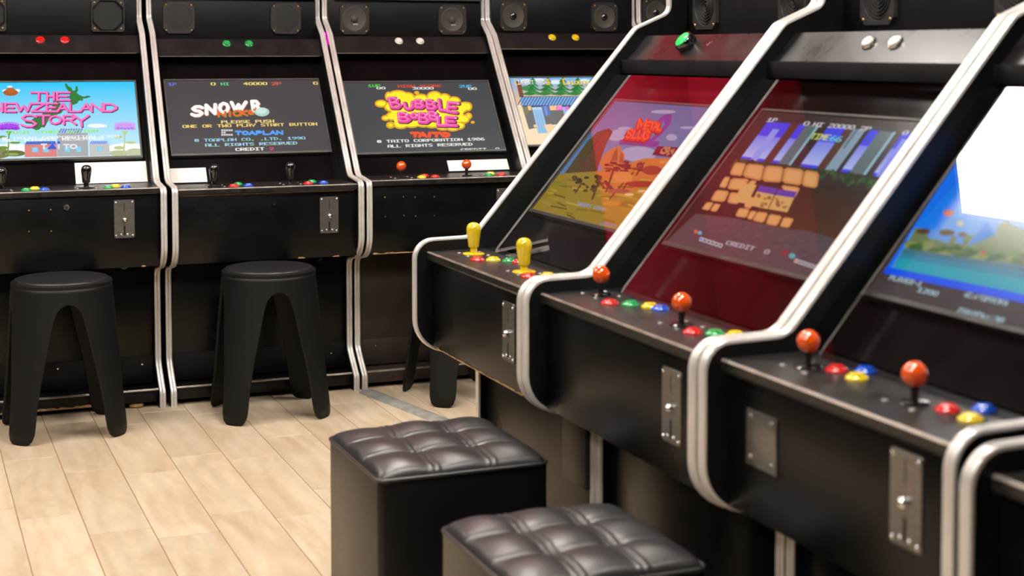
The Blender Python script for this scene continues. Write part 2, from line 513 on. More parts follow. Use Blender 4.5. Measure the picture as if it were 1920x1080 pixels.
class Art:
    """flat picture on a screen: polygons in draft coordinates, squared up to the unit screen"""
    def __init__(self, quad, asp=1.76):
        src = quad                                        # TL TR BR BL
        dst = [(0, 1), (1, 1), (1, 0), (0, 0)]
        A, b = [], []
        for (x, y), (u, v) in zip(src, dst):
            A.append([x, y, 1, 0, 0, 0, -u * x, -u * y]); b.append(u)
            A.append([0, 0, 0, x, y, 1, -v * x, -v * y]); b.append(v)
        self.h = solve8(A, b)
        self.p = []
        self.asp = asp
    def uv(self, x, y):
        h = self.h
        w = h[6] * x + h[7] * y + 1
        return ((h[0] * x + h[1] * y + h[2]) / w, (h[3] * x + h[4] * y + h[5]) / w)
    def add(self, pts, col, cols=None):
        n = len(pts)
        q = []
        # clip to the unit square
        P = [(p[0], p[1], (cols[i] if cols else col)) for i, p in enumerate(pts)]
        for ax, lim, sg in ((0, 0, 1), (0, 1, -1), (1, 0, 1), (1, 1, -1)):
            o = []
            for i in range(len(P)):
                a, b = P[i], P[(i + 1) % len(P)]
                ia, ib = (a[ax] - lim) * sg >= 0, (b[ax] - lim) * sg >= 0
                if ia:
                    o.append(a)
                if ia != ib:
                    t = (lim - a[ax]) / (b[ax] - a[ax])
                    o.append((a[0] + t * (b[0] - a[0]), a[1] + t * (b[1] - a[1]), tuple(x + t * (y - x) for x, y in zip(a[2], b[2]))))
            P = o
            if len(P) < 3:
                return
        self.p.append(P)
    def uvpoly(self, pts, c, c2=None):
        self.add(pts, c)
    def rect(self, u0, v0, u1, v1, c, ctop=None):
        ctop = ctop or c
        self.add([(u0, v0), (u1, v0), (u1, v1), (u0, v1)], c, [c, c, ctop, ctop])
    def poly(self, pts, c):                               # draft points
        self.add([self.uv(*p) for p in pts], c)
    def ell(self, x, y, rx, ry, c, n=20):                 # draft ellipse
        self.add([self.uv(x + rx * math.cos(2 * math.pi * i / n), y + ry * math.sin(2 * math.pi * i / n)) for i in range(n)], c)
    def uell(self, u, v, ru, rv, c, n=20):
        self.add([(u + ru * math.cos(2 * math.pi * i / n), v + rv * math.sin(2 * math.pi * i / n)) for i in range(n)], c)
    def pix(self, s, a, b, h, c, bold=1.45, c2=None):
        """pixel lettering from draft point a (left foot) to b (right foot); h in draft px"""
        (u0, v0), (u1, v1) = self.uv(*a), self.uv(*b)
        hv = abs(self.uv(a[0], a[1] - h)[1] - v0)
        n = len(s) * 6 - 1
        pu, pv = (u1 - u0) / n, hv / 7
        vb = (v0 + v1) / 2
        for k, ch in enumerate(s):
            d = _F[ch]
            for cx in range(5):
                bits = int(d[cx * 2:cx * 2 + 2], 16)
                r = 0
                while r < 7:
                    if bits >> r & 1:
                        e = r
                        while e < 6 and bits >> (e + 1) & 1:
                            e += 1
                        x = u0 + (k * 6 + cx) * pu
                        cc = c2 if (c2 and r >= 4) else c
                        self.rect(x, vb + (6 - e) * pv, x + pu * bold, vb + (7 - r) * pv, cc)
                        r = e + 1
                    else:
                        r += 1
    def stroke(self, line, w, c, wv=None):
        """thick line through uv points, w = half width in u"""
        wv = wv if wv is not None else w * self.asp
        for i, p in enumerate(line):
            self.uell(p[0], p[1], w, wv, c, 12)
            if i:
                q = line[i - 1]
                d = Vector(((p[0] - q[0]), (p[1] - q[1]) / self.asp))
                if d.length < 1e-9:
                    continue
                d.normalize()
                nx, ny = -d.y * w, d.x * wv
                self.add([(q[0] + nx, q[1] + ny), (q[0] - nx, q[1] - ny), (p[0] - nx, p[1] - ny), (p[0] + nx, p[1] + ny)], c)
    def glyph(self, ch, quad, w, c, off=(0, 0), wv=None):
        """stroke letter inside draft quad (x0, x1, ytop, ybot) or 4 draft points BL BR TR TL"""
        if len(quad) == 4 and not isinstance(quad[0], tuple):
            x0, x1, yt, yb = quad
            quad = [(x0, yb), (x1, yb), (x1, yt), (x0, yt)]
        Q = [self.uv(*p) for p in quad]
        for ln in _S[ch]:
            pts = []
            for s, t in ln:
                x = (Q[0][0] * (1 - s) + Q[1][0] * s) * (1 - t) + (Q[3][0] * (1 - s) + Q[2][0] * s) * t
                y = (Q[0][1] * (1 - s) + Q[1][1] * s) * (1 - t) + (Q[3][1] * (1 - s) + Q[2][1] * s) * t
                pts.append((x + off[0], y + off[1]))
            self.stroke(pts, w, c, wv)

def art_mesh(art, w, h):
    """screen picture facing -y in its own xz plane, each patch a hair in front of the one before"""
    vs, fs, cols = [], [], []
    nl = len(art.p)
    for k, P in enumerate(art.p):
        n = len(vs)
        dpt = -0.0004 - 0.0026 * k / max(1, nl)
        vs += [((p[0] - 0.5) * w, dpt, (p[1] - 0.5) * h) for p in P]
        ar = sum(P[i][0] * P[(i + 1) % len(P)][1] - P[(i + 1) % len(P)][0] * P[i][1] for i in range(len(P)))
        idx = list(range(n, n + len(P)))
        cc = [p[2] for p in P]
        if ar < 0:
            idx.reverse(); cc.reverse()
        fs.append(idx)
        cols += cc
    n = len(vs)
    for y in (-0.0003, 0.012):
        vs += [(-w / 2, y, -h / 2), (w / 2, y, -h / 2), (w / 2, y, h / 2), (-w / 2, y, h / 2)]
    for q in ((0, 1, 2, 3), (5, 4, 7, 6), (4, 5, 1, 0), (5, 6, 2, 1), (6, 7, 3, 2), (7, 4, 0, 3)):
        fs.append([n + i for i in q])
        cols += [(0.004, 0.004, 0.005)] * 4
    me = bpy.data.meshes.new('screen')
    me.from_pydata(vs, [], fs)
    ca = me.color_attributes.new('Col', 'FLOAT_COLOR', 'CORNER')
    for k, c in enumerate(cols):
        ca.data[k].color = (*c, 1)
    return me

# ------------------------------------------------------------------ the pictures on the screens
def blank_art():
    A = Art([(0, 0), (1, 0), (1, 1), (0, 1)])
    A.rect(0, 0, 1, 1, lin((30, 28, 30)))
    return A

def word(A, s, boxes, w, c, off=(0, 0), wv=None):
    for ch, bx in zip(s, boxes):
        if ch != ' ':
            A.glyph(ch, bx, w, c, off, wv)

def scribble(A, a, b, h, c, n, seed):
    """lettering too blurred to read: rows of pixels"""
    rng = random.Random(seed)
    (u0, v0), (u1, v1) = A.uv(*a), A.uv(*b)
    hv = abs(A.uv(a[0], a[1] - h)[1] - v0)
    for k in range(n):
        for cx in range(4):
            for r in range(6):
                if rng.random() < .5:
                    x = u0 + (k + cx / 5) / n * (u1 - u0)
                    y = (v0 + v1) / 2 + r * hv / 6
                    A.rect(x, y, x + (u1 - u0) / n / 5 * 1.2, y + hv / 6, c)

def art_sky_island():
    A = Art([(-353, 192), (1358, 180), (1426, 928), (-339, 973)])
    A.rect(0, 0, 1, 1, lin((205, 240, 250)), lin((30, 200, 250)))
    grn = lin((48, 125, 55))
    A.poly([(655, 200), (675, 198), (690, 225), (722, 240), (735, 270), (762, 268), (768, 226), (784, 224), (792, 265), (776, 290), (800, 312), (845, 332), (888, 320), (922, 329),
            (885, 346), (838, 352), (842, 372), (800, 370), (782, 400), (740, 416), (715, 390), (700, 330), (715, 300), (690, 270), (668, 240)], grn)
    A.poly([(540, 372), (560, 395), (575, 365), (612, 400), (640, 470), (622, 497), (560, 520), (510, 540), (480, 590), (450, 645), (420, 640), (400, 662), (370, 672), (320, 650), (330, 610),
            (262, 602), (250, 582), (300, 580), (350, 545), (420, 520), (450, 480), (520, 470)], grn)
    # small brown cloud with white puffs
    wht = lin((240, 250, 255))
    A.ell(100, 230, 26, 10, wht); A.ell(45, 270, 22, 12, wht); A.ell(178, 268, 28, 14, wht)
    A.ell(108, 290, 76, 34, lin((178, 92, 36))); A.ell(108, 268, 48, 28, lin((190, 100, 40)))
    # clouds and bushes low down
    for x, y, rx, ry in ((-60, 860, 160, 50), (100, 850, 120, 40), (200, 860, 80, 50), (1190, 855, 90, 45), (1330, 850, 140, 45), (1250, 830, 60, 30), (985, 626, 100, 20), (-200, 840, 150, 50)):
        A.ell(x, y, rx, ry, lin((250, 252, 252)))
    for x, y, rx, ry, c in ((-100, 920, 200, 45, (120, 125, 70)), (20, 890, 70, 30, (128, 138, 78)), (140, 905, 120, 32, (105, 112, 60)), (120, 915, 70, 14, (150, 170, 85)), (1210, 905, 110, 30, (190, 195, 150)), (1370, 895, 100, 40, (196, 200, 165))):
        A.ell(x, y, rx, ry, lin(c))
    # houses
    A.poly([(250, 815), (575, 812), (578, 940), (250, 945)], lin((226, 140, 132)))
    for i in range(9):
        A.poly([(250, 828 + i * 13), (576, 825 + i * 13), (576, 828 + i * 13), (250, 831 + i * 13)], lin((205, 112, 108)))
    A.poly([(268, 785), (555, 780), (575, 814), (250, 816)], lin((88, 128, 214)))
    A.poly([(578, 700), (888, 697), (895, 935), (580, 938)], lin((172, 174, 178)))
    for i in range(13):
        A.poly([(580, 716 + i * 17), (890, 713 + i * 17), (890, 715 + i * 17), (580, 718 + i * 17)], lin((150, 152, 158)))
    A.poly([(612, 655), (842, 652), (822, 702), (600, 704)], lin((196, 214, 244)))
    for i in range(9):
        A.poly([(616 + i * 26, 655), (632 + i * 26, 655), (606 + i * 26, 702), (592 + i * 26, 702)], lin((82, 112, 214)))
    A.poly([(905, 812), (1105, 808), (1112, 930), (908, 934)], lin((196, 198, 196)))
    A.poly([(920, 782), (1085, 778), (1105, 808), (905, 812)], lin((180, 200, 246)))
    for i in range(8):
        A.poly([(926 + i * 21, 782), (940 + i * 21, 782), (922 + i * 21, 810), (908 + i * 21, 810)], lin((104, 138, 226)))
    for i in range(14):
        A.poly([(280 + i * 21, 784), (292 + i * 21, 784), (278 + i * 21, 814), (264 + i * 21, 814)], lin((60, 98, 190)))
    for x, y, w_, h_ in ((325, 845, 62, 48), (435, 845, 62, 48), (650, 838, 62, 52), (770, 836, 52, 54), (985, 836, 52, 50)):
        A.poly([(x, y), (x + w_, y), (x + w_, y + h_), (x, y + h_)], lin((120, 205, 240)))
        for q in (.32, .64):
            A.poly([(x + w_ * q, y), (x + w_ * q + 5, y), (x + w_ * q + 5, y + h_), (x + w_ * q, y + h_)], lin((200, 225, 240)))
    # tall flowers
    for x, pet, pet2, st in ((92, (170, 70, 235), (120, 40, 190), (110, 150, 50)), (1264, (206, 158, 244), (170, 120, 220), (190, 205, 140))):
        A.poly([(x - 35, 680), (x + 35, 680), (x + 5, 720), (x + 2, 800), (x - 5, 925), (x - 22, 925), (x - 10, 800), (x - 8, 720)], lin(st))
        A.ell(x + 60, 797, 55, 12, lin(st)); A.ell(x - 70, 740, 45, 14, lin(st)); A.ell(x - 60, 850, 50, 18, lin(st))
        for dx_, dy_, rx, ry in ((0, 640, 108, 26), (-70, 655, 42, 16), (70, 655, 42, 16), (0, 625, 60, 24)):
            A.ell(x + dx_, dy_, rx, ry, lin(pet))
        for dx_ in (-70, -35, 0, 35, 70):
            A.ell(x + dx_, 658 - abs(dx_) * .1, 15, 9, lin(pet2))
        for k in range(7):
            A.ell(x - 84 + k * 28, 616 - 14 * math.sin(math.pi * (k + .5) / 7), 20, 16, lin(pet))
            A.ell(x - 84 + k * 28, 612 - 14 * math.sin(math.pi * (k + .5) / 7), 13, 6, lin((222, 170, 248)))
    # lettering
    sh, pk, pk2 = lin((110, 30, 78)), lin((246, 78, 178)), lin((252, 140, 205))
    T = ('THE', [(315, 470, 290, 370), (478, 545, 288, 368), (572, 708, 290, 368)])
    N = ('NEWZEALAND', [(-62, 22, 398, 484), (48, 160, 400, 484), (165, 312, 402, 480), (322, 458, 402, 482), (468, 580, 402, 482), (582, 688, 402, 484), (705, 806, 402, 484), (816, 930, 404, 484), (928, 1036, 404, 482), (1046, 1178, 408, 480)])
    S = ('STORY', [(215, 372, 522, 636), (376, 502, 524, 614), (500, 618, 528, 608), (640, 768, 526, 612), [(790, 634), (862, 634), (896, 526), (745, 518)]])
    for s, bx in (T, N, S):
        word(A, s, bx, .0075, sh, (.0050, -.010))
    for s, bx in (T, N, S):
        word(A, s, bx, .0075, pk)
        word(A, s, bx, .0030, pk2, (-.001, .003))
    A.pix('PUSH START BUTTON', (75, 706), (990, 703), 28, lin((150, 235, 30)), 1.5)
    A.pix('@ TAITO CORPORATION 1988', (20, 762), (1205, 757), 28, lin((246, 250, 252)), 1.4)
    A.pix('ALL RIGHTS RESERVED', (30, 784), (1045, 780), 28, lin((255, 255, 255)), 1.4)
    gy, bl = lin((226, 228, 236)), lin((52, 92, 222))
    word(A, 'T', [(420, 468, 818, 862)], .0055, gy)
    A.poly([(472, 868), (578, 866), (532, 808)], bl)
    A.ell(594, 800, 18, 13, bl)
    word(A, 'ITO', [(590, 600, 822, 862), (645, 700, 820, 862), (712, 776, 820, 860)], .0055, gy)
    return A

def art_snow():
    A = Art([(51, 123), (1664, 111), (1801, 857), (133, 899)])
    A.rect(0, 0, 1, 1, lin((74, 69, 72)))
    ye, wt = lin((250, 226, 120)), lin((250, 248, 240))
    A.pix('1P', (90, 174), (172, 172), 30, lin((116, 116, 232)), 1.6)
    A.pix('0', (537, 170), (585, 170), 30, ye, 1.7)
    A.pix('HI', (645, 170), (728, 169), 28, lin((96, 226, 140)), 1.6)
    A.pix('40000', (885, 168), (1132, 166), 30, ye, 1.7)
    A.pix('2P', (1182, 168), (1282, 166), 30, lin((236, 96, 76)), 1.6)
    A.pix('0', (1624, 163), (1672, 162), 30, ye, 1.7)
    L = ('SNOWB', [[(334, 490), (446, 486), (452, 392), (344, 398)], [(492, 474), (580, 468), (584, 372), (488, 378)], [(630, 460), (722, 452), (718, 356), (628, 362)],
                   [(768, 436), (882, 426), (908, 346), (756, 350)], [(985, 440), (1050, 440), (1050, 338), (968, 338)]])
    word(A, L[0], L[1], .0136, lin((236, 138, 116)), (.0022, -.005))
    word(A, L[0], L[1], .0122, lin((252, 250, 246)))
    K = ('NICK&T', [(618, 688, 450, 498), (712, 762, 446, 494), (778, 842, 440, 490), (852, 920, 436, 486), (934, 980, 436, 472), (992, 1030, 428, 470)])
    word(A, K[0], K[1], .0070, lin((98, 150, 60)), (.003, -.007))
    word(A, K[0], K[1], .0066, lin((236, 104, 34)))
    A.ell(1080, 452, 78, 47, lin((176, 214, 200))); A.ell(1068, 440, 58, 32, lin((206, 232, 222)))
    A.pix('PLEASE PUSH', (648, 574), (1206, 566), 32, lin((252, 222, 140)), 1.6)
    A.pix('ONE OR TWO PLAY START BUTTON', (238, 620), (1662, 598), 32, lin((252, 218, 120)), 1.6)
    for r, n in ((0, 5), (1, 2), (2, 5)):
        for k in range(n):
            x, y = 648 + k * 25, 638 + r * 24
            A.poly([(x, y), (x + 20, y), (x + 20, y + 19), (x, y + 19)], lin((222, 222, 222)))
            A.poly([(x + 7, y + 6), (x + 13, y + 6), (x + 13, y + 13), (x + 7, y + 13)], lin((120, 120, 120)))
    word(A, 'TOAPLAN', [(800 + i * 73, 856 + i * 73, 660 - i * .8, 694 - i * .8) for i in range(7)], .0066, lin((86, 160, 246)))
    A.pix('@ TOAPLAN CO. .LTD. 1990', (365, 772), (1536, 746), 32, lin((160, 205, 245)), 1.6, lin((120, 210, 110)))
    A.pix('ALL RIGHTS RESERVED', (478, 822), (1450, 800), 32, lin((170, 215, 250)), 1.6, lin((150, 220, 130)))
    A.pix('CREDIT', (798, 868), (1100, 862), 32, wt, 1.7)
    A.pix('2', (1158, 860), (1200, 859), 30, lin((246, 70, 150)), 1.7)
    return A

def art_bubbles():
    A = Art([(27, 87), (1543, 74), (1726, 789), (172, 829)])
    A.rect(0, 0, 1, 1, lin((70, 70, 74)))
    wt = lin((246, 246, 240))
    A.pix('1UP', (285, 132), (412, 132), 28, lin((70, 226, 60)), 1.5)
    A.pix('00', (375, 156), (465, 155), 26, wt, 1.5)
    A.pix('HIGH SCORE', (600, 134), (1056, 136), 28, lin((238, 70, 40)), 1.5)
    A.pix('30000', (755, 158), (975, 158), 26, wt, 1.5)
    A.pix('2UP', (1248, 138), (1380, 138), 28, lin((80, 190, 236)), 1.5)
    A.pix('00', (1345, 162), (1432, 162), 26, wt, 1.5)
    cl = [(600, 235, 120, 72), (500, 230, 40, 50), (420, 308, 66, 42), (385, 305, 30, 30), (700, 240, 80, 55), (840, 250, 80, 48), (985, 235, 85, 62), (1090, 250, 70, 52), (1190, 280, 75, 50), (1310, 335, 76, 48),
          (1240, 360, 100, 60), (1345, 440, 40, 38), (1300, 470, 60, 50), (1240, 540, 70, 45), (1180, 560, 80, 42), (1080, 555, 80, 40), (960, 530, 80, 40), (870, 520, 80, 42), (740, 525, 90, 42), (630, 530, 80, 48), (520, 535, 48, 38),
          (540, 440, 70, 50), (470, 460, 48, 32), (520, 340, 70, 55), (1340, 340, 46, 50)]
    for x, y, rx, ry in cl:
        A.ell(x, y, rx, ry, lin((238, 168, 36)), 28)
    A.ell(797, 192, 27, 18, lin((238, 178, 40))); A.ell(1390, 505, 22, 15, lin((238, 178, 40)))
    for x, y, rx, ry in cl:
        A.ell(x + 3, y + 3, rx - 15, ry - 13, lin((150, 110, 30)), 28)
    for x, y, rx, ry in cl:
        A.ell(x + 1, y + 1, rx - 17, ry - 15, lin((255, 240, 40)), 28)
    A.poly([(500, 300), (1300, 300), (1280, 500), (560, 500)], lin((255, 240, 40)))
    A.poly([(560, 240), (1100, 250), (1240, 560), (560, 530)], lin((255, 240, 40)))
    A.ell(520, 535, 30, 22, lin((238, 168, 36))); A.ell(520, 535, 22, 16, lin((255, 240, 40)))
    A.ell(1340, 441, 20, 17, lin((238, 168, 36))); A.ell(1340, 441, 13, 11, lin((255, 240, 40)))
    U = ('BUBBLE', [[(530, 352), (640, 352), (600, 250), (500, 252)], [(680, 368), (752, 362), (752, 296), (668, 304)], [(788, 352), (878, 352), (866, 276), (782, 276)], [(910, 362), (1010, 366), (992, 282), (900, 278)],
                    [(1042, 376), (1130, 388), (1078, 270), (1030, 270)], [(1122, 392), (1218, 406), (1236, 306), (1130, 298)]])
    V = ('BOBBLE', [[(612, 496), (730, 500), (712, 416), (604, 412)], (738, 800, 416, 464), [(822, 506), (936, 512), (912, 418), (826, 414)], [(938, 476), (1030, 488), (1012, 402), (926, 402)],
                    [(1020, 540), (1110, 544), (1056, 452), (1022, 450)], [(1108, 540), (1218, 544), (1206, 458), (1106, 454)]])
    for s, bx in (U, V):
        word(A, s, bx, .0180, lin((48, 24, 44)), (.004, -.006))
    for s, bx in (U, V):
        word(A, s, bx, .0138, lin((240, 66, 158)))
        word(A, s, bx, .0022, lin((255, 170, 215)), (-.004, .010))
    for x, y in ((598, 255), (642, 315), (850, 275), (985, 285), (1066, 262), (1232, 312), (694, 418), (800, 430), (905, 420), (1000, 408), (1040, 440), (1206, 462)):
        A.ell(x, y, 8, 7, lin((255, 235, 245)), 8)
    word(A, 'TAITO', [(738, 818, 620, 658), (826, 896, 620, 658), (918, 944, 620, 658), (962, 1046, 620, 658), (1062, 1138, 620, 658)], .0110, lin((240, 84, 36)))
    A.pix('@ TAITO CORPORATION 1986', (378, 716), (1516, 708), 30, wt, 1.5)
    A.pix('ALL RIGHTS RESERVED', (488, 768), (1388, 762), 30, wt, 1.5)
    A.pix('CREDIT  0', (1265, 810), (1672, 806), 26, lin((236, 240, 236)), 1.5)
    return A

def art_western():
    A = Art([(35, 111), (1669, 99), (1933, 915), (262, 957)])
    A.rect(0, 0, 1, 1, lin((250, 226, 190)))
    A.rect(0, .62, 1, 1, lin((236, 190, 130)), lin((120, 185, 240)))
    for x, y in ((240, 150), (620, 160), (980, 150), (1300, 160), (400, 140)):
        A.ell(x, y, 80, 26, lin((226, 240, 250)))
    rng = random.Random(3)
    for x in range(330, 1900, 190):
        for r in range(4):
            wd = 50 + r * 34
            y = 130 + r * 52
            A.poly([(x, y - 34), (x + wd, y + 40), (x + wd * .3, y + 30), (x - wd * .2, y + 46), (x - wd, y + 34)], lin((40 + 14 * (r % 2), 118 + 14 * (r % 2), 62)))
            A.poly([(x - wd * .1, y - 10), (x + wd * .7, y + 30), (x + wd * .2, y + 20)], lin((92, 172, 100)))
    A.ell(235, 240, 50, 30, lin((60, 140, 80)))
    A.poly([(118, 150), (180, 150), (215, 345), (160, 345)], lin((120, 70, 50)))
    for i in range(6):
        A.poly([(125 + i * 6, 170 + i * 30), (190 + i * 5, 170 + i * 30), (192 + i * 5, 176 + i * 30), (127 + i * 6, 176 + i * 30)], lin((160, 100, 70)))
    A.poly([(160, 345), (1900, 335), (1900, 350), (165, 352)], lin((70, 60, 60)))
    # striped roof
    A.poly([(168, 352), (1900, 342), (1900, 450), (195, 458)], lin((136, 182, 232)))
    for i in range(48):
        x = 130 + i * 38
        A.poly([(x + 62, 352), (x + 78, 352), (x + 16, 455), (x, 455)], lin((62, 96, 150)))
    A.poly([(190, 458), (1900, 446), (1900, 462), (192, 474)], lin((64, 78, 120)))
    # shade below, posts, sand
    A.poly([(195, 474), (1900, 462), (1900, 690), (600, 700), (280, 760)], lin((116, 114, 112)))
    A.poly([(195, 474), (268, 470), (282, 560), (225, 580)], lin((128, 130, 92)))
    for q in ([(262, 466), (306, 464), (314, 518), (275, 520)], [(540, 462), (690, 458), (700, 516), (552, 520)]):
        A.poly(q, lin((250, 200, 140)))
    A.poly([(440, 466), (540, 462), (556, 584), (480, 588)], lin((100, 122, 190)))
    A.poly([(470, 466), (500, 464), (520, 586), (496, 587)], lin((128, 150, 214)))
    A.poly([(320, 486), (440, 482), (526, 806), (395, 812)], lin((158, 198, 236)))
    for i in range(3):
        A.poly([(348 + i * 30, 486), (353 + i * 30, 486), (432 + i * 32, 808), (425 + i * 32, 808)], lin((122, 162, 206)))
    A.poly([(316, 484), (440, 480), (444, 510), (324, 514)], lin((190, 218, 244)))
    A.poly([(705, 480), (780, 478), (830, 640), (740, 640)], lin((158, 198, 236)))
    A.poly([(335, 705), (372, 700), (390, 730), (350, 740)], lin((250, 205, 150)))
    A.poly([(470, 706), (560, 692), (640, 730), (640, 800), (520, 800)], lin((250, 214, 168)))
    word(A, 'CIA', [(632, 676, 476, 510), (690, 706, 476, 512), (742, 790, 474, 514)], .0065, lin((240, 110, 220)))
    yo = lin((252, 196, 40))
    A.pix('[', (98, 200), (150, 200), 76, yo, 1.2); A.pix(']', (485, 198), (560, 198), 76, yo, 1.2)
    A.pix('INSERT COIN', (148, 198), (520, 194), 54, lin((40, 40, 50)), 1.6)
    A.pix('INSERT COIN', (144, 196), (516, 192), 54, lin((250, 248, 244)), 1.35)
    A.pix('[', (704, 198), (780, 198), 76, yo, 1.2)
    A.pix('$10000', (776, 202), (1046, 198), 48, lin((120, 70, 20)), 1.6)
    A.pix('$10000', (772, 199), (1042, 195), 48, lin((255, 236, 120)), 1.35)
    return A

def art_desert():
    A = Art([(632, 36), (1444, 93), (766, 1000), (32, 817)], 1.6)
    A.rect(0, 0, 1, 1, lin((120, 150, 205)), lin((14, 116, 168)))
    for x, y, rx, ry in ((660, 265, 60, 22), (700, 235, 50, 12), (980, 115, 90, 14), (1160, 230, 60, 10), (800, 420, 130, 55), (1040, 300, 40, 24), (640, 300, 60, 26)):
        A.ell(x, y, rx, ry, lin((150, 178, 214)))
    # big dark rock, middle rock, ridge
    A.poly([(255, 575), (330, 470), (430, 330), (500, 262), (560, 240), (615, 258), (560, 360), (520, 470), (500, 560), (300, 600)], lin((84, 70, 28)))
    A.poly([(470, 360), (580, 232), (615, 258), (560, 360), (520, 470), (500, 560), (330, 590)], lin((92, 44, 20)))
    for i in range(7):
        A.poly([(350 + i * 22, 560), (362 + i * 22, 560), (560 + i * 6, 262), (552 + i * 6, 262)], lin((104, 66, 26)))
    A.poly([(520, 480), (545, 430), (600, 385), (662, 362), (682, 400), (700, 420), (695, 500), (540, 540)], lin((198, 128, 52)))
    A.poly([(600, 470), (625, 405), (648, 375), (650, 470)], lin((156, 88, 34)))
    A.poly([(660, 480), (672, 410), (690, 420), (690, 490)], lin((160, 92, 34)))
    # sand
    A.poly([(60, 620), (260, 560), (500, 545), (700, 500), (830, 455), (1080, 450), (1080, 1100), (-20, 1100)], lin((170, 140, 34)))
    A.poly([(480, 560), (700, 496), (840, 452), (1080, 448), (960, 620), (700, 700), (540, 660)], lin((206, 128, 44)))
    rng = random.Random(11)
    for i in range(60):
        x, y = rng.uniform(100, 1000), rng.uniform(600, 960)
        c = rng.choice(((120, 92, 14), (196, 172, 52), (146, 112, 20), (188, 150, 34)))
        A.stroke([A.uv(x, y), A.uv(x + rng.uniform(40, 120), y + rng.uniform(2, 30))], .004, lin(c))
    # dark timbers and scrub
    for i in range(46):
        x, y = rng.uniform(570, 850), rng.uniform(478, 545)
        A.ell(x, y, rng.uniform(8, 26), rng.uniform(5, 12), lin(rng.choice(((96, 40, 22), (120, 54, 26), (84, 44, 24)))), 8)
    for i in range(36):
        x, y = rng.uniform(330, 560), rng.uniform(580, 690)
        A.ell(x, y, rng.uniform(8, 22), rng.uniform(6, 16), lin(rng.choice(((58, 42, 14), (76, 52, 14), (96, 70, 18)))), 8)
    for a, b in (((620, 540), (570, 690)), ((720, 600), (600, 740)), ((760, 560), (690, 680)), ((840, 490), (790, 570)), ((560, 620), (620, 690)), ((500, 660), (470, 745)), ((380, 650), (350, 700))):
        A.stroke([A.uv(*a), A.uv(*b)], .008, lin((112, 52, 26)))
    A.ell(900, 540, 70, 34, lin((150, 62, 30))); A.ell(830, 640, 120, 24, lin((146, 60, 26))); A.ell(1000, 480, 50, 14, lin((226, 150, 60)))
    A.ell(690, 590, 70, 40, lin((224, 150, 70))); A.ell(660, 690, 80, 18, lin((160, 92, 60)))
    A.ell(735, 715, 34, 9, lin((245, 205, 150))); A.ell(830, 690, 34, 8, lin((245, 205, 150)))
    A.ell(610, 780, 70, 16, lin((206, 148, 40))); A.ell(200, 640, 90, 14, lin((150, 140, 30)))
    # title and plaque
    A.poly([(672, 318), (842, 330), (828, 366), (662, 352)], lin((92, 70, 140)))
    A.stroke([A.uv(*p) for p in ((938, 205), (975, 165), (1020, 155), (1015, 205), (960, 270), (890, 330), (850, 345))], .019, lin((104, 66, 160)))
    A.stroke([A.uv(*p) for p in ((850, 345), (905, 352), (935, 352))], .016, lin((104, 66, 160)))
    M_ = [[(792, 246), (836, 248), (862, 180), (806, 176)], [(846, 250), (876, 250), (892, 196), (856, 196)], [(884, 250), (904, 252), (926, 200), (882, 198)], [(908, 252), (936, 254), (952, 204), (914, 200)], [(938, 254), (962, 256), (972, 208), (950, 206)]]
    S_ = [[(708, 308), (744, 310), (768, 256), (728, 250)], [(754, 312), (784, 312), (806, 258), (776, 256)], [(792, 314), (824, 316), (848, 262), (812, 258)], [(830, 318), (866, 322), (886, 268), (852, 264)]]
    for s, bx in (('METAL', M_), ('SLUG', S_)):
        word(A, s, bx, .0165, lin((150, 34, 22)), (.003, -.006))
        word(A, s, bx, .0125, lin((232, 62, 26)))
        word(A, s, bx, .0030, lin((250, 120, 40)), (-.002, .006))
    A.poly([(942, 366), (1120, 378), (1080, 452), (902, 432)], lin((96, 26, 52)))
    for ln in ([(975, 392), (965, 412), (990, 420), (1012, 408), (1002, 390)], [(990, 378), (1010, 382)], [(1020, 378), (1030, 384), (1018, 412)], [(1040, 398), (1052, 410)], [(1012, 428), (1026, 424)], [(1060, 392), (1050, 424)]):
        A.stroke([A.uv(*p) for p in ln], .0055, lin((196, 140, 84)))
    A.pix('INSERT COIN', (350, 792), (548, 834), 26, lin((150, 170, 226)), 1.4)
    A.pix('CREDIT', (520, 930), (640, 958), 22, lin((130, 140, 200)), 1.4)
    return A

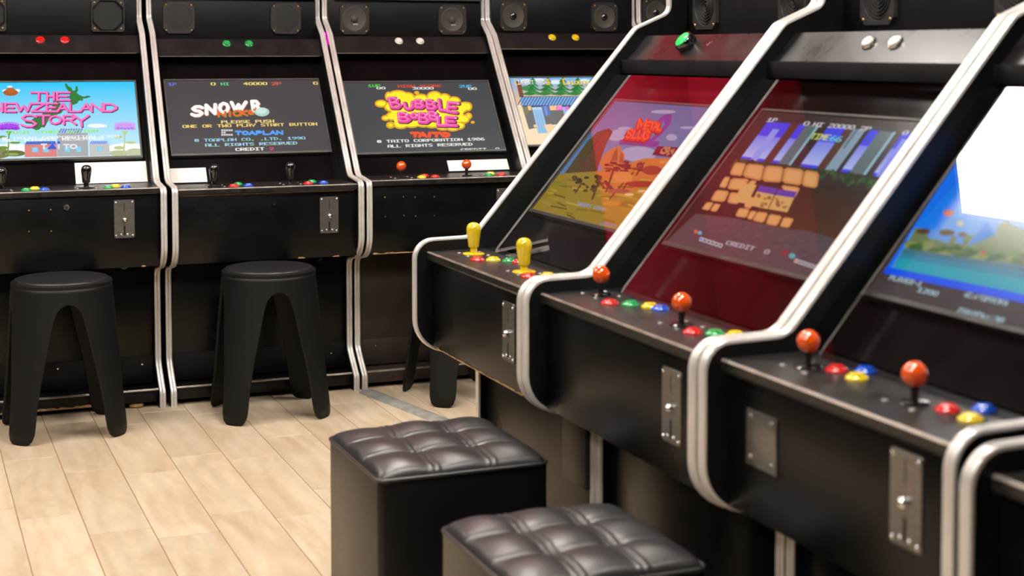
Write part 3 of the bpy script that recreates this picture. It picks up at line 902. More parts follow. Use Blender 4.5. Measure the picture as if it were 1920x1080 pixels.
def art_street():
    A = Art([(353, 67), (1092, 119), (601, 809), (-73, 641)], 1.6)
    A.rect(0, 0, 1, 1, lin((34, 22, 22)), lin((50, 40, 38)))
    A.rect(.42, .10, 1, .55, lin((92, 52, 20)), lin((38, 26, 24)))
    # window band
    b0, b1 = .64, .925
    blue, pale = lin((58, 66, 250)), lin((190, 205, 255))
    for u0, u1, kind in ((.085, .245, 'b'), (.245, .30, 'n'), (.30, .345, 'b'), (.345, .41, 'g'), (.41, .425, 't'), (.425, .48, 'd'), (.48, .585, 'b'), (.585, .635, 'n'), (.635, .70, 'G'),
                         (.70, .725, 'd'), (.725, .775, 'b'), (.775, .85, 'g'), (.85, .865, 't'), (.865, .90, 'd'), (.90, 1.0, 'b')):
        if kind == 'b':
            A.rect(u0, b0, u1, b1, pale, blue)
            A.rect(u0, b0, u1, b0 + .02, blue)
            A.rect(u0, b0 + .18, u1, b1, blue, blue)
        else:
            c = dict(n=(88, 50, 38), g=(92, 112, 116), t=(150, 200, 214), d=(46, 36, 34), G=(140, 168, 190))[kind]
            A.rect(u0, b0, u1, b1, lin(c))
    A.rect(.155, b0, .20, b1 - .05, lin((150, 165, 255)))
    A.rect(.92, b0, .955, b1 - .04, lin((140, 150, 255)))
    A.rect(.645, b0 + .15, .66, b1, lin((96, 120, 130)))
    # hedge
    rng = random.Random(4)
    for i in range(170):
        A.uell(rng.uniform(.06, 1), rng.uniform(.565, .635), .012, .016, lin(rng.choice(((26, 66, 24), (40, 86, 34), (30, 50, 22), (54, 96, 44)))), 7)
    # stone wall
    def stone(q, c=(222, 150, 84)):
        cx = sum(p[0] for p in q) / 4; cy = sum(p[1] for p in q) / 4
        for k, cc in ((1.06, (96, 56, 30)), (.97, c), (.72, (236, 172, 104))):
            P = []
            for i in range(4):
                a, b, d = q[i], q[(i + 1) % 4], q[i - 1]
                for o in (d, b):
                    x = a[0] + (o[0] - a[0]) * .15; y = a[1] + (o[1] - a[1]) * .15
                    P.append((cx + (x - cx) * k - (2 if k < .7 else 0), cy + (y - cy) * k - (3 if k < .7 else 0)))
            A.poly(P, lin(cc))
    R1 = [(232, 292), (284, 298), (366, 306), (450, 314), (538, 326), (604, 338)]
    R2 = [(206, 348), (262, 356), (348, 378), (436, 384), (524, 398), (590, 410)]
    for i in range(5):
        stone([R1[i], R1[i + 1], (R2[i + 1][0] + 4, R2[i + 1][1]), R2[i]])
    rows = [[(188, 356), (212, 358), (192, 408), (160, 402)], [(216, 362), (300, 366), (262, 418), (196, 412)], [(302, 372), (330, 374), (300, 420), (268, 416)], [(430, 392), (522, 404), (498, 450), (470, 450)],
            [(150, 414), (210, 420), (186, 470), (122, 462)], [(212, 424), (264, 430), (246, 480), (196, 472)], [(282, 440), (330, 450), (300, 500), (272, 494)], [(108, 468), (140, 470), (118, 506), (84, 500)], [(142, 474), (172, 478), (150, 512), (122, 508)],
            [(250, 494), (300, 500), (282, 540), (232, 532)], [(302, 506), (330, 510), (306, 548), (284, 542)], [(330, 510), (380, 516), (358, 562), (308, 550)], [(384, 520), (442, 530), (418, 576), (366, 566)], [(446, 534), (494, 542), (470, 584), (428, 578)]]
    for q in rows:
        stone(q)
    for q, hd in (([(268, 386), (328, 394), (286, 476), (224, 466)], None), ([(342, 396), (418, 410), (376, 500), (300, 484)], 1), ([(424, 412), (506, 424), (462, 514), (380, 500)], 1)):
        A.poly(q, lin((228, 176, 104)))
        if hd:
            a, b, c, d = q
            A.poly([a, b, (b[0] + (c[0] - b[0]) * .3, b[1] + (c[1] - b[1]) * .3), (a[0] + (d[0] - a[0]) * .3, a[1] + (d[1] - a[1]) * .3)], lin((88, 62, 176)))
            for k in range(9):
                s, t_ = rng.uniform(.15, .85), rng.uniform(.42, .92)
                x = (a[0] * (1 - s) + b[0] * s) * (1 - t_) + (d[0] * (1 - s) + c[0] * s) * t_
                y = (a[1] * (1 - s) + b[1] * s) * (1 - t_) + (d[1] * (1 - s) + c[1] * s) * t_
                A.ell(x, y, 9, 6, lin(rng.choice(((150, 100, 50), (180, 130, 70)))), 8)
    # street
    A.rect(0, .0, 1, .02, lin((40, 34, 36)))
    A.poly([(60, 520), (230, 540), (490, 592), (560, 596), (700, 640), (640, 800), (560, 800), (-80, 650)], lin((84, 74, 80)))
    for i in range(120):
        x, y = rng.uniform(20, 620), rng.uniform(545, 740)
        if y - 520 > (x - 60) * .16:
            A.ell(x, y, rng.uniform(6, 20), rng.uniform(1.5, 4), lin(rng.choice(((96, 86, 92), (72, 62, 68)))), 6)
    wt = lin((228, 224, 226))
    A.pix('1P', (370, 116), (410, 119), 19, wt, 1.5)
    A.pix('0', (530, 132), (552, 134), 19, wt, 1.5)
    A.pix('HI 20000', (572, 136), (752, 152), 19, wt, 1.5)
    A.pix('2P', (778, 154), (824, 158), 19, wt, 1.5)
    A.pix('0', (966, 174), (988, 176), 19, wt, 1.5)
    A.pix('TIME', (560, 192), (640, 200), 26, lin((226, 230, 110)), 1.6)
    A.pix('66', (645, 202), (694, 207), 26, lin((120, 220, 236)), 1.6)
    for x0, y0, n, c in ((82, 624, 6, (70, 70, 240)), (500, 720, 6, (230, 40, 60))):
        for k in range(n):
            x, y = x0 + k * 17, y0 + k * 5.6
            A.poly([(x, y), (x + 14, y + 4), (x + 8, y + 20), (x - 6, y + 16)], wt)
            A.poly([(x + 1, y + 4), (x + 10, y + 7), (x + 6, y + 16), (x - 3, y + 13)], lin(c if k == 0 else (40, 36, 60)))
    A.ell(62, 600, 9, 9, lin((230, 110, 60))); A.ell(80, 606, 9, 8, lin((90, 190, 220)))
    A.ell(452, 694, 16, 12, lin((150, 50, 46))); A.ell(486, 708, 14, 12, lin((90, 180, 190)))
    A.pix('CREDIT  0', (190, 658), (378, 700), 20, lin((196, 190, 200)), 1.5)
    return A

def art_lagoon():
    A = Art([(543, 83), (1707, 164), (1134, 1042), (56, 775)], 1.6)
    A.rect(0, 0, 1, 1, lin((66, 56, 56)))
    A.poly([(500, 128), (2200, 260), (1800, 1040), (128, 700)], lin((0, 116, 255)))
    A.poly([(575, 150), (2000, 262), (1700, 980), (155, 690), (255, 515), (330, 515)], lin((92, 164, 240)))
    A.poly([(600, 150), (640, 154), (330, 560), (270, 550), (255, 515)], lin((6, 130, 255)))
    rng = random.Random(9)
    # ruins, shore, water
    A.poly([(262, 512), (318, 516), (312, 548), (560, 540), (640, 480), (720, 520), (1400, 560), (1350, 760), (215, 600)], lin((112, 130, 84)))
    for q in ([(318, 520), (372, 516), (352, 560), (318, 556)], [(372, 530), (420, 540), (400, 575), (352, 560)], [(436, 540), (468, 536), (462, 580), (430, 575)], [(500, 560), (556, 488), (552, 536), (600, 540), (606, 494), (560, 486), (480, 590)]):
        A.poly(q, lin((84, 150, 236)))
    A.ell(295, 526, 30, 12, lin((96, 66, 42))); A.ell(395, 532, 34, 14, lin((104, 84, 52))); A.ell(460, 540, 20, 10, lin((112, 84, 60)))
    for i in range(90):
        x = rng.uniform(230, 1200)
        A.ell(x, 590 + (x - 230) * .1 + rng.uniform(-18, 22), rng.uniform(14, 40), rng.uniform(8, 16), lin(rng.choice(((62, 104, 46), (92, 124, 56), (50, 88, 40), (136, 146, 84)))), 9)
    A.poly([(212, 598), (480, 640), (1400, 770), (1300, 960), (165, 688)], lin((42, 136, 168)))
    A.poly([(200, 640), (1300, 830), (1250, 920), (165, 688)], lin((24, 168, 190)))
    A.poly([(212, 598), (480, 640), (1400, 770), (1390, 800), (205, 618)], lin((58, 120, 140)))
    A.poly([(140, 676), (1800, 1010), (1800, 1060), (128, 704)], lin((0, 84, 255)))
    A.ell(402, 450, 22, 14, lin((214, 92, 60))); A.ell(452, 494, 14, 12, lin((206, 200, 170))); A.ell(548, 618, 10, 8, lin((206, 84, 76)))
    c = lin((186, 214, 226))
    A.poly([(120, 716), (1800, 1072), (1800, 1300), (40, 800)], lin((70, 60, 60)))
    A.pix('PLAYER-1', (148, 730), (282, 762), 22, c, 1.5)
    A.pix('1200', (268, 782), (350, 802), 22, c, 1.5)
    scribble(A, (462, 806), (652, 842), 24, c, 9, 2)
    scribble(A, (430, 874), (644, 912), 22, c, 10, 5)
    scribble(A, (412, 892), (634, 936), 22, c, 10, 7)
    return A

# ------------------------------------------------------------------ arcade cabinets
PROF = {
    'back': dict(pts=[(.070, 0), (.070, .052, .018), (.160, .138, .05), (.160, .460, .03), (0, .490, .085), (0, .745, .022),
                      (.140, .757, .05), (.520, 1.262, .03), (.595, 1.318, .03), (.615, 1.80)],
                 ds=.175, zs=.797, t=.735, kx=0, hd=(.485, 1.178, .540, 1.243), sd=.578, front=.014),
    'right': dict(pts=[(.070, 0), (.070, .052, .018), (.163, .138, .05), (.163, .455, .03), (0, .490, .08), (0, .743, .045),
                       (.149, .746, .05), (.589, 1.256, .04), (.685, 1.296, .03), (.692, 1.80)],
                  ds=.195, zs=.797, t=.858, kx=.006, hd=(.559, 1.174, .615, 1.238), sd=.73, front=.027),
}
TOP, DEPTH, ST = 1.80, 0.86, 0.019

def side_panel(parent, x0, x1, path, mat, trim_mat):
    pr = [(p.x + 0.002, p.y) for p in path] + [(DEPTH, TOP), (DEPTH, 0)]
    o = prism('side_panel', mat, parent, pr, x0, x1)
    # moulding with two ribs along the front edge
    xm = (x0 + x1) / 2
    w = (x1 - x0) / 2 + 0.0008
    sec = [(-w, -.002), (-w, .0022), (-w * .78, .0044), (-w * .35, .0047), (-w * .12, .0036), (0, .0008), (w * .12, .0036), (w * .35, .0047), (w * .78, .0044), (w, .0022), (w, -.002)]
    bm = bmesh.new()
    rows = []
    for i, p in enumerate(path):
        a = path[max(0, i - 1)]
        b = path[min(len(path) - 1, i + 1)]
        d = (b - a).normalized()
        nrm = Vector((-d.y, d.x))
        rows.append([bm.verts.new((xm + s, p.x + nrm.x * hgt, p.y + nrm.y * hgt)) for s, hgt in sec])
    for A, B in zip(rows, rows[1:]):
        for i in range(len(sec) - 1):
            bm.faces.new((A[i], A[i + 1], B[i + 1], B[i]))
    bm.faces.new(rows[0]); bm.faces.new(rows[-1][::-1])
    bmesh.ops.recalc_face_normals(bm, faces=bm.faces[:])
    bm_obj('edge_trim', bm, trim_mat, o, angle=60)
    return o

def joystick(parent, x, y, z, kind, mat, washer='black'):
    up_ = Matrix.Translation((x, y, z))
    if kind == 'ball':
        s = lathe('joystick', M['shaft'], parent, [(.0055, -.004), (.0055, .018), (.0065, .019), (.0065, .030)], up_, 16)
        lathe('dust_washer', M[washer], s, [(.021, .0), (.021, .002), (.019, .0032), (.006, .0042)], up_, 28)
        lathe('ball_top', M[mat], s, [(0, .0227)] + [(.0178 * math.sin(a), .0405 - .0178 * math.cos(a)) for a in [math.pi * i / 14 for i in range(1, 14)]] + [(0, .0583)], up_, 28, 60)
    else:
        s = lathe('joystick', M[mat], parent, [(.0085, -.004), (.0085, .018), (.0075, .020)], up_, 16)
        lathe('dust_washer', M[washer], s, [(.026, .0), (.026, .0022), (.024, .0034), (.009, .0046)], up_, 28)
        lathe('bat_top', M[mat], s, [(0, .0165), (.0118, .017), (.0128, .0195), (.0140, .032), (.0160, .046), (.0174, .0555), (.0170, .0630), (.0148, .0695), (.010, .0738), (.005, .0756), (0, .0760)], up_, 28, 50)
    for q in range(4):
        a = math.pi / 4 + q * math.pi / 2
        lathe('bolt', M['steel'], s, [(.0058, 0), (.0055, .0014), (.0035, .0024), (0, .0027)], Matrix.Translation((x + .043 * math.cos(a), y + .036 * math.sin(a), z)), 12, 70)

def button(parent, x, y, z, mat, mtx=None, r=.0170):
    mm = mtx or Matrix.Translation((x, y, z))
    b = lathe('push_button', M[mat], parent, [(r, -.001), (r, .0022), (r * .93, .0046), (r * .78, .0056), (r * .73, .0042)], mm, 28, 50)
    lathe('plunger', M[mat], b, [(r * .70, .003), (r * .70, .0072), (r * .62, .0088), (r * .3, .0085), (0, .0082)], mm, 24, 50)

def speaker(parent, x, y, z, kind):
    mm = frame_at((x, y, z), (0, -1, 0))
    s, c = .060, (.017 if kind != 'square' else .006)
    if kind == 'grille':
        c = .020
    oc = [(-s + c, -s), (s - c, -s), (s, -s + c), (s, s - c), (s - c, s), (-s + c, s), (-s, s - c), (-s, -s + c)]
    bm = bmesh.new()
    lo = [bm.verts.new(mm @ Vector((p[0], p[1], 0))) for p in oc]
    hi = [bm.verts.new(mm @ Vector((p[0] * .965, p[1] * .965, .008))) for p in oc]
    N = 32
    if kind == 'square':
        k = .055; e = .028
        inner = [(-e, -k), (e, -k), (k, -e), (k, e), (e, k), (-e, k), (-k, e), (-k, -e)]
    else:
        inner = [(.0495 * math.cos(2 * math.pi * (i + .5) / N), .0495 * math.sin(2 * math.pi * (i + .5) / N)) for i in range(N)]
    inn = [bm.verts.new(mm @ Vector((p[0], p[1], .008))) for p in inner]
    deep = [bm.verts.new(mm @ Vector((p[0] * .97, p[1] * .97, .0025))) for p in inner]
    for i in range(8):
        j = (i + 1) % 8
        bm.faces.new((lo[i], lo[j], hi[j], hi[i]))
    n = len(inn)
    for i in range(n):
        j = (i + 1) % n
        bm.faces.new((inn[i], inn[j], deep[j], deep[i]))
    # annular front face, outer ring to inner ring by angle
    es = []
    for i in range(8):
        es.append(bm.edges.get((hi[i], hi[(i + 1) % 8])))
    for i in range(n):
        es.append(bm.edges.get((inn[i], inn[(i + 1) % n])))
    bmesh.ops.triangle_fill(bm, edges=es, use_beauty=True)
    bmesh.ops.recalc_face_normals(bm, faces=bm.faces[:])
    o = bm_obj('speaker', bm, M['spk'], parent, angle=25)
    f = Matrix.Rotation(0, 4, 'Z')
    if kind == 'grille':
        bm = bmesh.new()
        add_lathe(bm, [(.049, .001), (.049, .0062), (.0, .0075)], 32, mm)
        bm_obj('grille', bm, M['spk'], o)
        bm = bmesh.new()
        for ring in range(1, 8):
            cnt = ring * 6 if ring < 7 else 40
            rr = ring * .0062
            for q in range(cnt):
                a = 2 * math.pi * q / cnt
                hz = .0062 + .0013 * (1 - rr / .049)
                pts = [bm.verts.new(mm @ Vector((rr * math.cos(a) + .0024 * math.cos(b), rr * math.sin(a) + .0024 * math.sin(b), hz + .0003))) for b in [math.pi * w / 3 for w in range(6)]]
                bm.faces.new(pts)
        bm_obj('grille_hole', bm, M['slot'], o)
    elif kind == 'square':
        bm = bmesh.new()
        add_lathe(bm, [(.0, -.002), (.075, -.002), (.075, .0005), (.0, .0005)], 8, mm @ Matrix.Rotation(math.pi / 8, 4, 'Z') @ Matrix.Scale(.72, 4))
        bmesh.ops.recalc_face_normals(bm, faces=bm.faces[:])
        bm_obj('speaker_cloth', bm, M['cloth'], o)
    elif kind == 'wave':
        for ring in range(6):
            rr = .046 - ring * .0075
            lathe('grille_ring', M['spk'], o, [(rr - .0035, .0015), (rr - .0026, .0052), (rr - .0008, .0052), (rr, .0015)], mm, 32, 30)
        lathe('speaker_cone', M['slot'], o, [(.049, .0008), (0, .0008)], mm, 32)
    else:
        dust = 'chrome' if kind == 'shiny' else 'cone'
        lathe('speaker_cone', M['cone'], o, [(.0485, .0060), (.047, .0075), (.0445, .0078), (.041, .0068), (.039, .0058), (.017, .0034), (0, .0034)], mm, 36, 50)
        lathe('dust_cap', M['black' if kind == 'shiny' else 'cone'], o, [(.0150, .0030), (.0140, .0065), (.0105, .0092), (.006, .0106), (0, .0110)], mm, 24, 60)
        if kind == 'round':
            bm = bmesh.new()
            for k, ch in enumerate('GEMINI'):
                for cx in range(5):
                    bits = int(_F[ch][cx * 2:cx * 2 + 2], 16)
                    for r_ in range(7):
                        if bits >> r_ & 1:
                            px, pz_ = -.006 + k * .0034 + cx * .00056, -.0185 - r_ * .00068
                            bm.faces.new([bm.verts.new(mm @ Vector((px + a_, pz_ + b_, .0072))) for a_, b_ in ((0, 0), (.0006, 0), (.0006, .0007), (0, .0007))])
            bm_obj('speaker_badge', bm, M['white'], o)
        lathe('ring', M['rust'] if kind == 'round' else M['spk'], o, [(.0505, .006), (.0502, .0088), (.0490, .0088), (.0487, .006)], mm, 36)
    for sx in (-1, 1):
        for sz in (-1, 1):
            lathe('screw', M['brass'], o, [(.0036, .007), (.0034, .0090), (.0018, .0098), (0, .0099)], mm @ Matrix.Translation((sx * .0465, sz * .0465, 0)), 10, 70)
    return o

def coin_plate(parent, x, y, z, w=.066, h=.126):
    mm = frame_at((x, y, z), (0, -1, 0))
    bm = bmesh.new()
    r = .005
    pts = []
    for cx, cz, a0 in ((w / 2 - r, h / 2 - r, 0), (-w / 2 + r, h / 2 - r, 90), (-w / 2 + r, -h / 2 + r, 180), (w / 2 - r, -h / 2 + r, 270)):
        for k in range(5):
            a = math.radians(a0 + k * 22.5)
            pts.append((cx + r * math.cos(a), cz + r * math.sin(a)))
    lo = [bm.verts.new(mm @ Vector((p[0], p[1], -.001))) for p in pts]
    mi = [bm.verts.new(mm @ Vector((p[0], p[1], .0022))) for p in pts]
    hi = [bm.verts.new(mm @ Vector((p[0] * .975, p[1] * .985, .0034))) for p in pts]
    n = len(pts)
    for A, B in ((lo, mi), (mi, hi)):
        for i in range(n):
            bm.faces.new((A[i], A[(i + 1) % n], B[(i + 1) % n], B[i]))
    bm.faces.new(hi)
    bmesh.ops.recalc_face_normals(bm, faces=bm.faces[:])
    o = bm_obj('coin_plate', bm, M['steel'], parent, angle=25)
    def loc(a, b, c=0):
        return mm @ Matrix.Translation((a, b, c))
    def slot(a, b, ww, hh):
        bm = bmesh.new()
        c = [(-ww, -hh), (ww, -hh), (ww, hh), (-ww, hh)]
        v0 = [bm.verts.new(mm @ Vector((a + p[0], b + p[1], .0036))) for p in c]
        v1 = [bm.verts.new(mm @ Vector((a + p[0], b + p[1], .0026))) for p in c]
        bm.faces.new(v0)
        for i in range(4):
            bm.faces.new((v0[i], v0[(i + 1) % 4], v1[(i + 1) % 4], v1[i]))
        bm_obj('coin_slot', bm, M['slot'], o)
    slot(0, .037, .0011, .0155)
    slot(0, -.038, .0032, .0155)
    lathe('reject_button', M['chrome'], o, [(.0085, .003), (.0085, .0065), (.0070, .0115), (.004, .0145), (0, .0152)], loc(.001, -.003), 20, 50)
    for a, b in ((-.0265, .055), (.0265, .055), (-.0265, -.055), (.0265, -.055), (-.010, -.0515), (.010, -.0515)):
        lathe('screw', M['chrome'], o, [(.0038, .003), (.0036, .0050), (.0018, .0058), (0, .0059)], loc(a, b), 12, 70)
    for a, b in ((.0085, .046), (.0095, .017)):
        lathe('rivet', M['brass'], o, [(.0020, .003), (.0018, .0042), (0, .0045)], loc(a, b), 8, 70)
    return o

def knob(name, parent, x, y, z, r, hgt, mat, ring=None):
    mm = frame_at((x, y, z), (0, -1, 0))
    o = lathe(name, M[ring or mat], parent, [(r, -.001), (r, hgt * .6), (r * .86, hgt), (r * .6, hgt), (r * .55, hgt * .5), (0, hgt * .5)], mm, 18, 40)
    if ring:
        lathe('key_slot', M[mat], o, [(r * .45, hgt * .4), (r * .42, hgt * .95), (0, hgt)], mm, 14, 40)
    return o

GROUP_B = 'arcade cabinets along the back wall'
GROUP_R = 'arcade cabinets along the right side'

def cabinet(label, prof, loc, rz, wid, art=None, dz=0.0, pz=None, lean=(0, 0), sticks=(), buttons=(), starts=(), spk='round', spk_x=(.12, .525),
            spk_z=1.321, coin=None, card=None, scr=(.55, .312, .960), glass=False, extra=None, group=None, lower='laminate'):
    global WARP
    P = PROF[prof]
    path = fillet([tuple(p) for p in P['pts']])
    root = empty('arcade_cabinet', label, 'arcade machine', loc, rz, group)
    if lean != (0, 0):
        def wf(x, y, z):
            k = min(max(z - .77, 0), .5)
            return (x + (lean[0] + (lean[1] - lean[0]) * x / wid) * k, y, z)
        WARP = wf
    side_panel(root, 0, ST, path, M['inner'], M['trim'])
    side_panel(root, wid - ST, wid, path, M['inner'], M['trim'])
    a, b = ST + .0004, wid - ST - .0004
    pz = (pz if pz is not None else .74)
    ds, zs, t = P['ds'], P['zs'], P['t']
    fr = P['front']
    nrm = Vector((0, -1, t)).normalized()             # outward from the slope
    def sl(z, k):                                     # depth of a plane parallel to the slope, k behind the moulding
        return ds + (z - zs) * t + k
    # carcass
    box('back_panel', M['laminate_matt'], root, a, b, DEPTH - .016, DEPTH - .001, .03, TOP - .001)
    box('top_board', M['laminate_matt'], root, a, b, P['pts'][-1][0] + .01, DEPTH - .017, TOP - .018, TOP - .001)
    low = box('lower_panel', M['brown_board' if lower == 'brown' else lower], root, a, b, .178, .194, .064, .468)
    pl = box('plinth', M['brown_board' if lower == 'brown' else 'laminate'], root, a, b, .090, .177, .018, .062, .003)
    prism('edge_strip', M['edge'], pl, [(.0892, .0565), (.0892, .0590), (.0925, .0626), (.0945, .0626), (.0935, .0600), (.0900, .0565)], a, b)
    if prof == 'back':
        box('access_panel', M['brown_board' if lower == 'brown' else 'laminate_matt'], low, a + .004, b - .004, .1745, .1779, .066, .160)
    # the box that carries coin door and controls
    box('front_panel', M['laminate'], root, a, b, fr + .012, fr + .030, .487, pz - .022, .002)
    bot = [(fr + .031, .487), (fr + .031, .500), (.17, .482), (.17, .470)]
    prism('underside_panel', M['laminate_matt'], root, bot, a, b)
    cp = prism('control_panel', M['panel_top'], root, [(fr, pz - .016), (fr + .003, pz - .021), (sl(pz, .075), pz - .021), (sl(pz, .075), pz + .0005), (fr + .003, pz), (fr, pz - .003)], a, b, 0, 25)
    prism('edge_strip', M['edge'], cp, [(fr - .0003, pz - .0034), (fr - .0003, pz - .0026), (fr + .0022, pz + .0004), (fr + .0036, pz + .0004), (fr + .0030, pz - .001), (fr + .001, pz - .0034)], a, b)  # pale strip paints in the bevel highlight along with a worn edge
    for x, y, kind, mt in sticks:
        joystick(root, x, y, pz + .0003, kind, mt, 'yellow' if mt == 'yellow' else 'black')
    for x, y, mt in buttons:
        button(root, x, y, pz + .0003, mt)
    # monitor surround, screen, pane
    h0, z0, h1, z1 = P['hd']
    z0 += dz; z1 += dz; h0 += dz * t; h1 += dz * t
    zt, zb = z0 + .02, pz
    prism('monitor_surround', M['surround'], root, [(sl(zb, .082 + P['kx']), zb), (sl(zb, .096 + P['kx']), zb - .004), (sl(zt, .096 + P['kx']), zt - .004), (sl(zt, .082 + P['kx']), zt)], a, b)
    sw, sh, sz = scr[:3]
    sx = scr[3] if len(scr) > 3 else wid / 2
    mm = Matrix.Translation((sx, sl(sz, .066 + P['kx']), sz)) @ Matrix.Rotation(-math.atan(t), 4, 'X')
    fo = bmesh.new()
    fw, fh = sw / 2, sh / 2
    for q in ((-fw - .006, fw + .006, fh + .0003, fh + .006), (-fw - .006, fw + .006, -fh - .009, -fh - .0003), (-fw - .006, -fw - .0003, -fh - .0003, fh + .0003), (fw + .0003, fw + .006, -fh - .0003, fh + .0003)):
        add_box(fo, q[0], q[1], -.003, .0125, q[2], q[3], .0006, 1)
    bmesh.ops.transform(fo, matrix=mm, verts=fo.verts[:])
    fo = bm_obj('monitor_frame', fo, M['grey_frame'], root)
    me = art_mesh(art or blank_art(), sw, sh)
    me.transform(mm)
    link('screen', me, M['screen'], root, smooth=False)
    if glass:
        gb, gt = pz + .002, z0 - .034
        box('header_lip', M['laminate_matt'], root, a, b, h0 - .017, h0 - .001, z0 - .031, z0 + .003, .001)
        prism('glass_pane', M['glass'], root, [(sl(gb, .040), gb), (sl(gt, .040), gt), (sl(gt, .0405), gt), (sl(gb, .0405), gb)], a + .001, b - .001)
    # header with the start buttons
    prism('header_panel', M['header_back' if prof == 'back' else 'header'], root, [(h0, z0), (h0 - .001, z0 + .004), (h1, z1), (P['sd'] + .004, z1 + .001), (P['sd'] + .004, z1 - .02), (h0 + .045, z0)], a, b, 0, 20)
    if prof == 'back':
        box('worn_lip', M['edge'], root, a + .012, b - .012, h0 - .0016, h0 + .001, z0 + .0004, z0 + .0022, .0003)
    hn = Vector((0, -(z1 - z0), h1 - h0)).normalized()
    for x, mt, kind in starts:
        f = .72 if prof == 'back' else .6
        mt3 = frame_at((x, h0 + (h1 - h0) * f, z0 + (z1 - z0) * f), hn, (0, 1, 0))
        if kind == 'big':
            o = lathe('start_button', M['black'], root, [(.026, -.001), (.026, .020), (.024, .0225), (.0205, .0225), (.0205, .020)], mt3, 32, 40)
            lathe('button_lens', M[mt], o, [(.0203, .018), (.0203, .0235), (.018, .0255), (0, .026)], mt3, 32, 40)
        elif kind == 'chrome':
            o = lathe('start_button', M['chrome'], root, [(.0165, -.001), (.0165, .004), (.0150, .0065), (.0125, .0065)], mt3, 28, 40)
            lathe('plunger', M['white'], o, [(.0123, .004), (.0123, .0100), (.0105, .0118), (0, .0118)], mt3, 24, 40)
        elif kind == 'plate':
            lathe('blanking_ring', M['chrome'], root, [(.012, -.001), (.012, .0012), (.0095, .0016), (.0085, .0005)], mt3, 24, 40)
        else:
            button(root, 0, 0, 0, mt, mt3, .0158)
    # loudspeaker board and the unlit head above it
    sp = box('speaker_panel', M['laminate_matt'], root, a, b, P['sd'], P['sd'] + .016, z1 + .0015, 1.388 + dz)
    for x in spk_x:
        speaker(root, x, P['sd'] - .0002, spk_z + dz, spk)
    box('marquee', M['laminate_matt'], root, a, b, P['sd'] - .012, P['sd'] + .010, 1.392 + dz, TOP - .019)
    if coin:
        coin_plate(root, coin[0], fr + .012, coin[1])
    if card:
        c0, c1, ca, cb = card
        prism('instruction_card', M['paper'], root, [(sl(ca, .0810), ca), (sl(ca, .0816), ca), (sl(cb, .0816), cb), (sl(cb, .0810), cb)], c0, c1)
    if extra:
        extra(root, wid, P, fr, pz, a, b)
    WARP = None
    return root

def chips(root, pts, mat='bare_wood'):
    """worn bits of board edge: (x0, x1, y, z, size)"""
    rng = random.Random(len(pts))
    for x0, x1, y, z, s in pts:
        n = max(2, int((x1 - x0) / .012))
        bm = bmesh.new()
        top = [bm.verts.new((x0 + (x1 - x0) * i / n, y, z + s * (.3 + .7 * rng.random()))) for i in range(n + 1)]
        botv = [bm.verts.new((x0 + (x1 - x0) * i / n, y, z)) for i in range(n + 1)]
        bk = [bm.verts.new((x0 + (x1 - x0) * i / n, y + .004, z)) for i in range(n + 1)]
        for i in range(n):
            bm.faces.new((top[i], botv[i], botv[i + 1], top[i + 1]))
            bm.faces.new((botv[i], bk[i], bk[i + 1], botv[i + 1]))
        bmesh.ops.recalc_face_normals(bm, faces=bm.faces[:])
        bm_obj('worn_edge', bm, M[mat], root)

# ------------------------------------------------------------------ back row
def lock(root, x, y, z, r=.010):
    knob('door_lock', root, x, y, z, r, .007, 'slot', 'chrome')

def pins(root, pts, y, mat='brass', r=.0024):
    for x, z in pts:
        lathe('screw_hole', M[mat], root, [(r, -.001), (r, .0007), (r * .5, .0012), (0, .0010)], frame_at((x, y, z), (0, -1, 0)), 10, 60)

def ex_a(root, w, P, fr, pz, a, b):
    lock(root, .338, fr + .012, .693)
    pins(root, [(.222, .688), (.289, .688), (.221, .620), (.290, .618)], fr + .012)
    knob('ring_lock', root, .538, .178, .474, .014, .006, 'brass', 'steel')
    pins(root, [(.317, .138), (.594, .132)], .1745, 'chrome', .0036)
    chips(root, [(.05, .50, .0895, .018, .010), (.045, .055, fr + .0115, .4872, .004), (.575, .588, fr + .0115, .4872, .006)])
    lathe('levelling_foot', M['bare_wood'], root, [(.020, 0), (.026, .006), (.024, .014), (.012, .018)], Matrix.Translation((.563, .115, 0)), 20)

def ex_b(root, w, P, fr, pz, a, b):
    knob('lock_hole', root, .347, fr + .012, .677, .0095, .004, 'slot', 'black')
    pins(root, [(.437, .470)], .178, 'chrome', .0036)
    knob('lock_hole', root, .547, .178, .458, .011, .004, 'slot', 'black')
    pins(root, [(.585, .120), (.20, .120)], .1745, 'chrome', .0030)
    chips(root, [(.43, .455, fr + .0115, .4872, .005), (.55, .575, fr + .0115, .4872, .004)])
    box('worn_lip', M['bare_wood'], root, a + .008, b - .010, fr + .0112, fr + .014, pz - .0245, pz - .0222, .0003)
    for x, z in ((.105, .683), (.165, .683), (.098, .612), (.160, .615)):
        lathe('rubbed_spot', M['rubbed'], root, [(.024, -.001), (.024, .0002), (0, .0003)], frame_at((x, fr + .012, z), (0, -1, 0)), 24)

def ex_c(root, w, P, fr, pz, a, b):
    pins(root, [(.073, .687), (.141, .686), (.185, .683), (.256, .682), (.074, .619), (.143, .620), (.186, .616), (.256, .615)], fr + .012)
    chips(root, [(.030, .34, fr + .0115, .4872, .006), (.37, .62, fr + .0115, .4872, .004)])
    pins(root, [(.084, .136)], .1745, 'chrome', .0036)
    box('marquee_rail', M['steel'], root, a + .02, b - .002, P['sd'] - .014, P['sd'] - .010, 1.395, 1.415, .001)

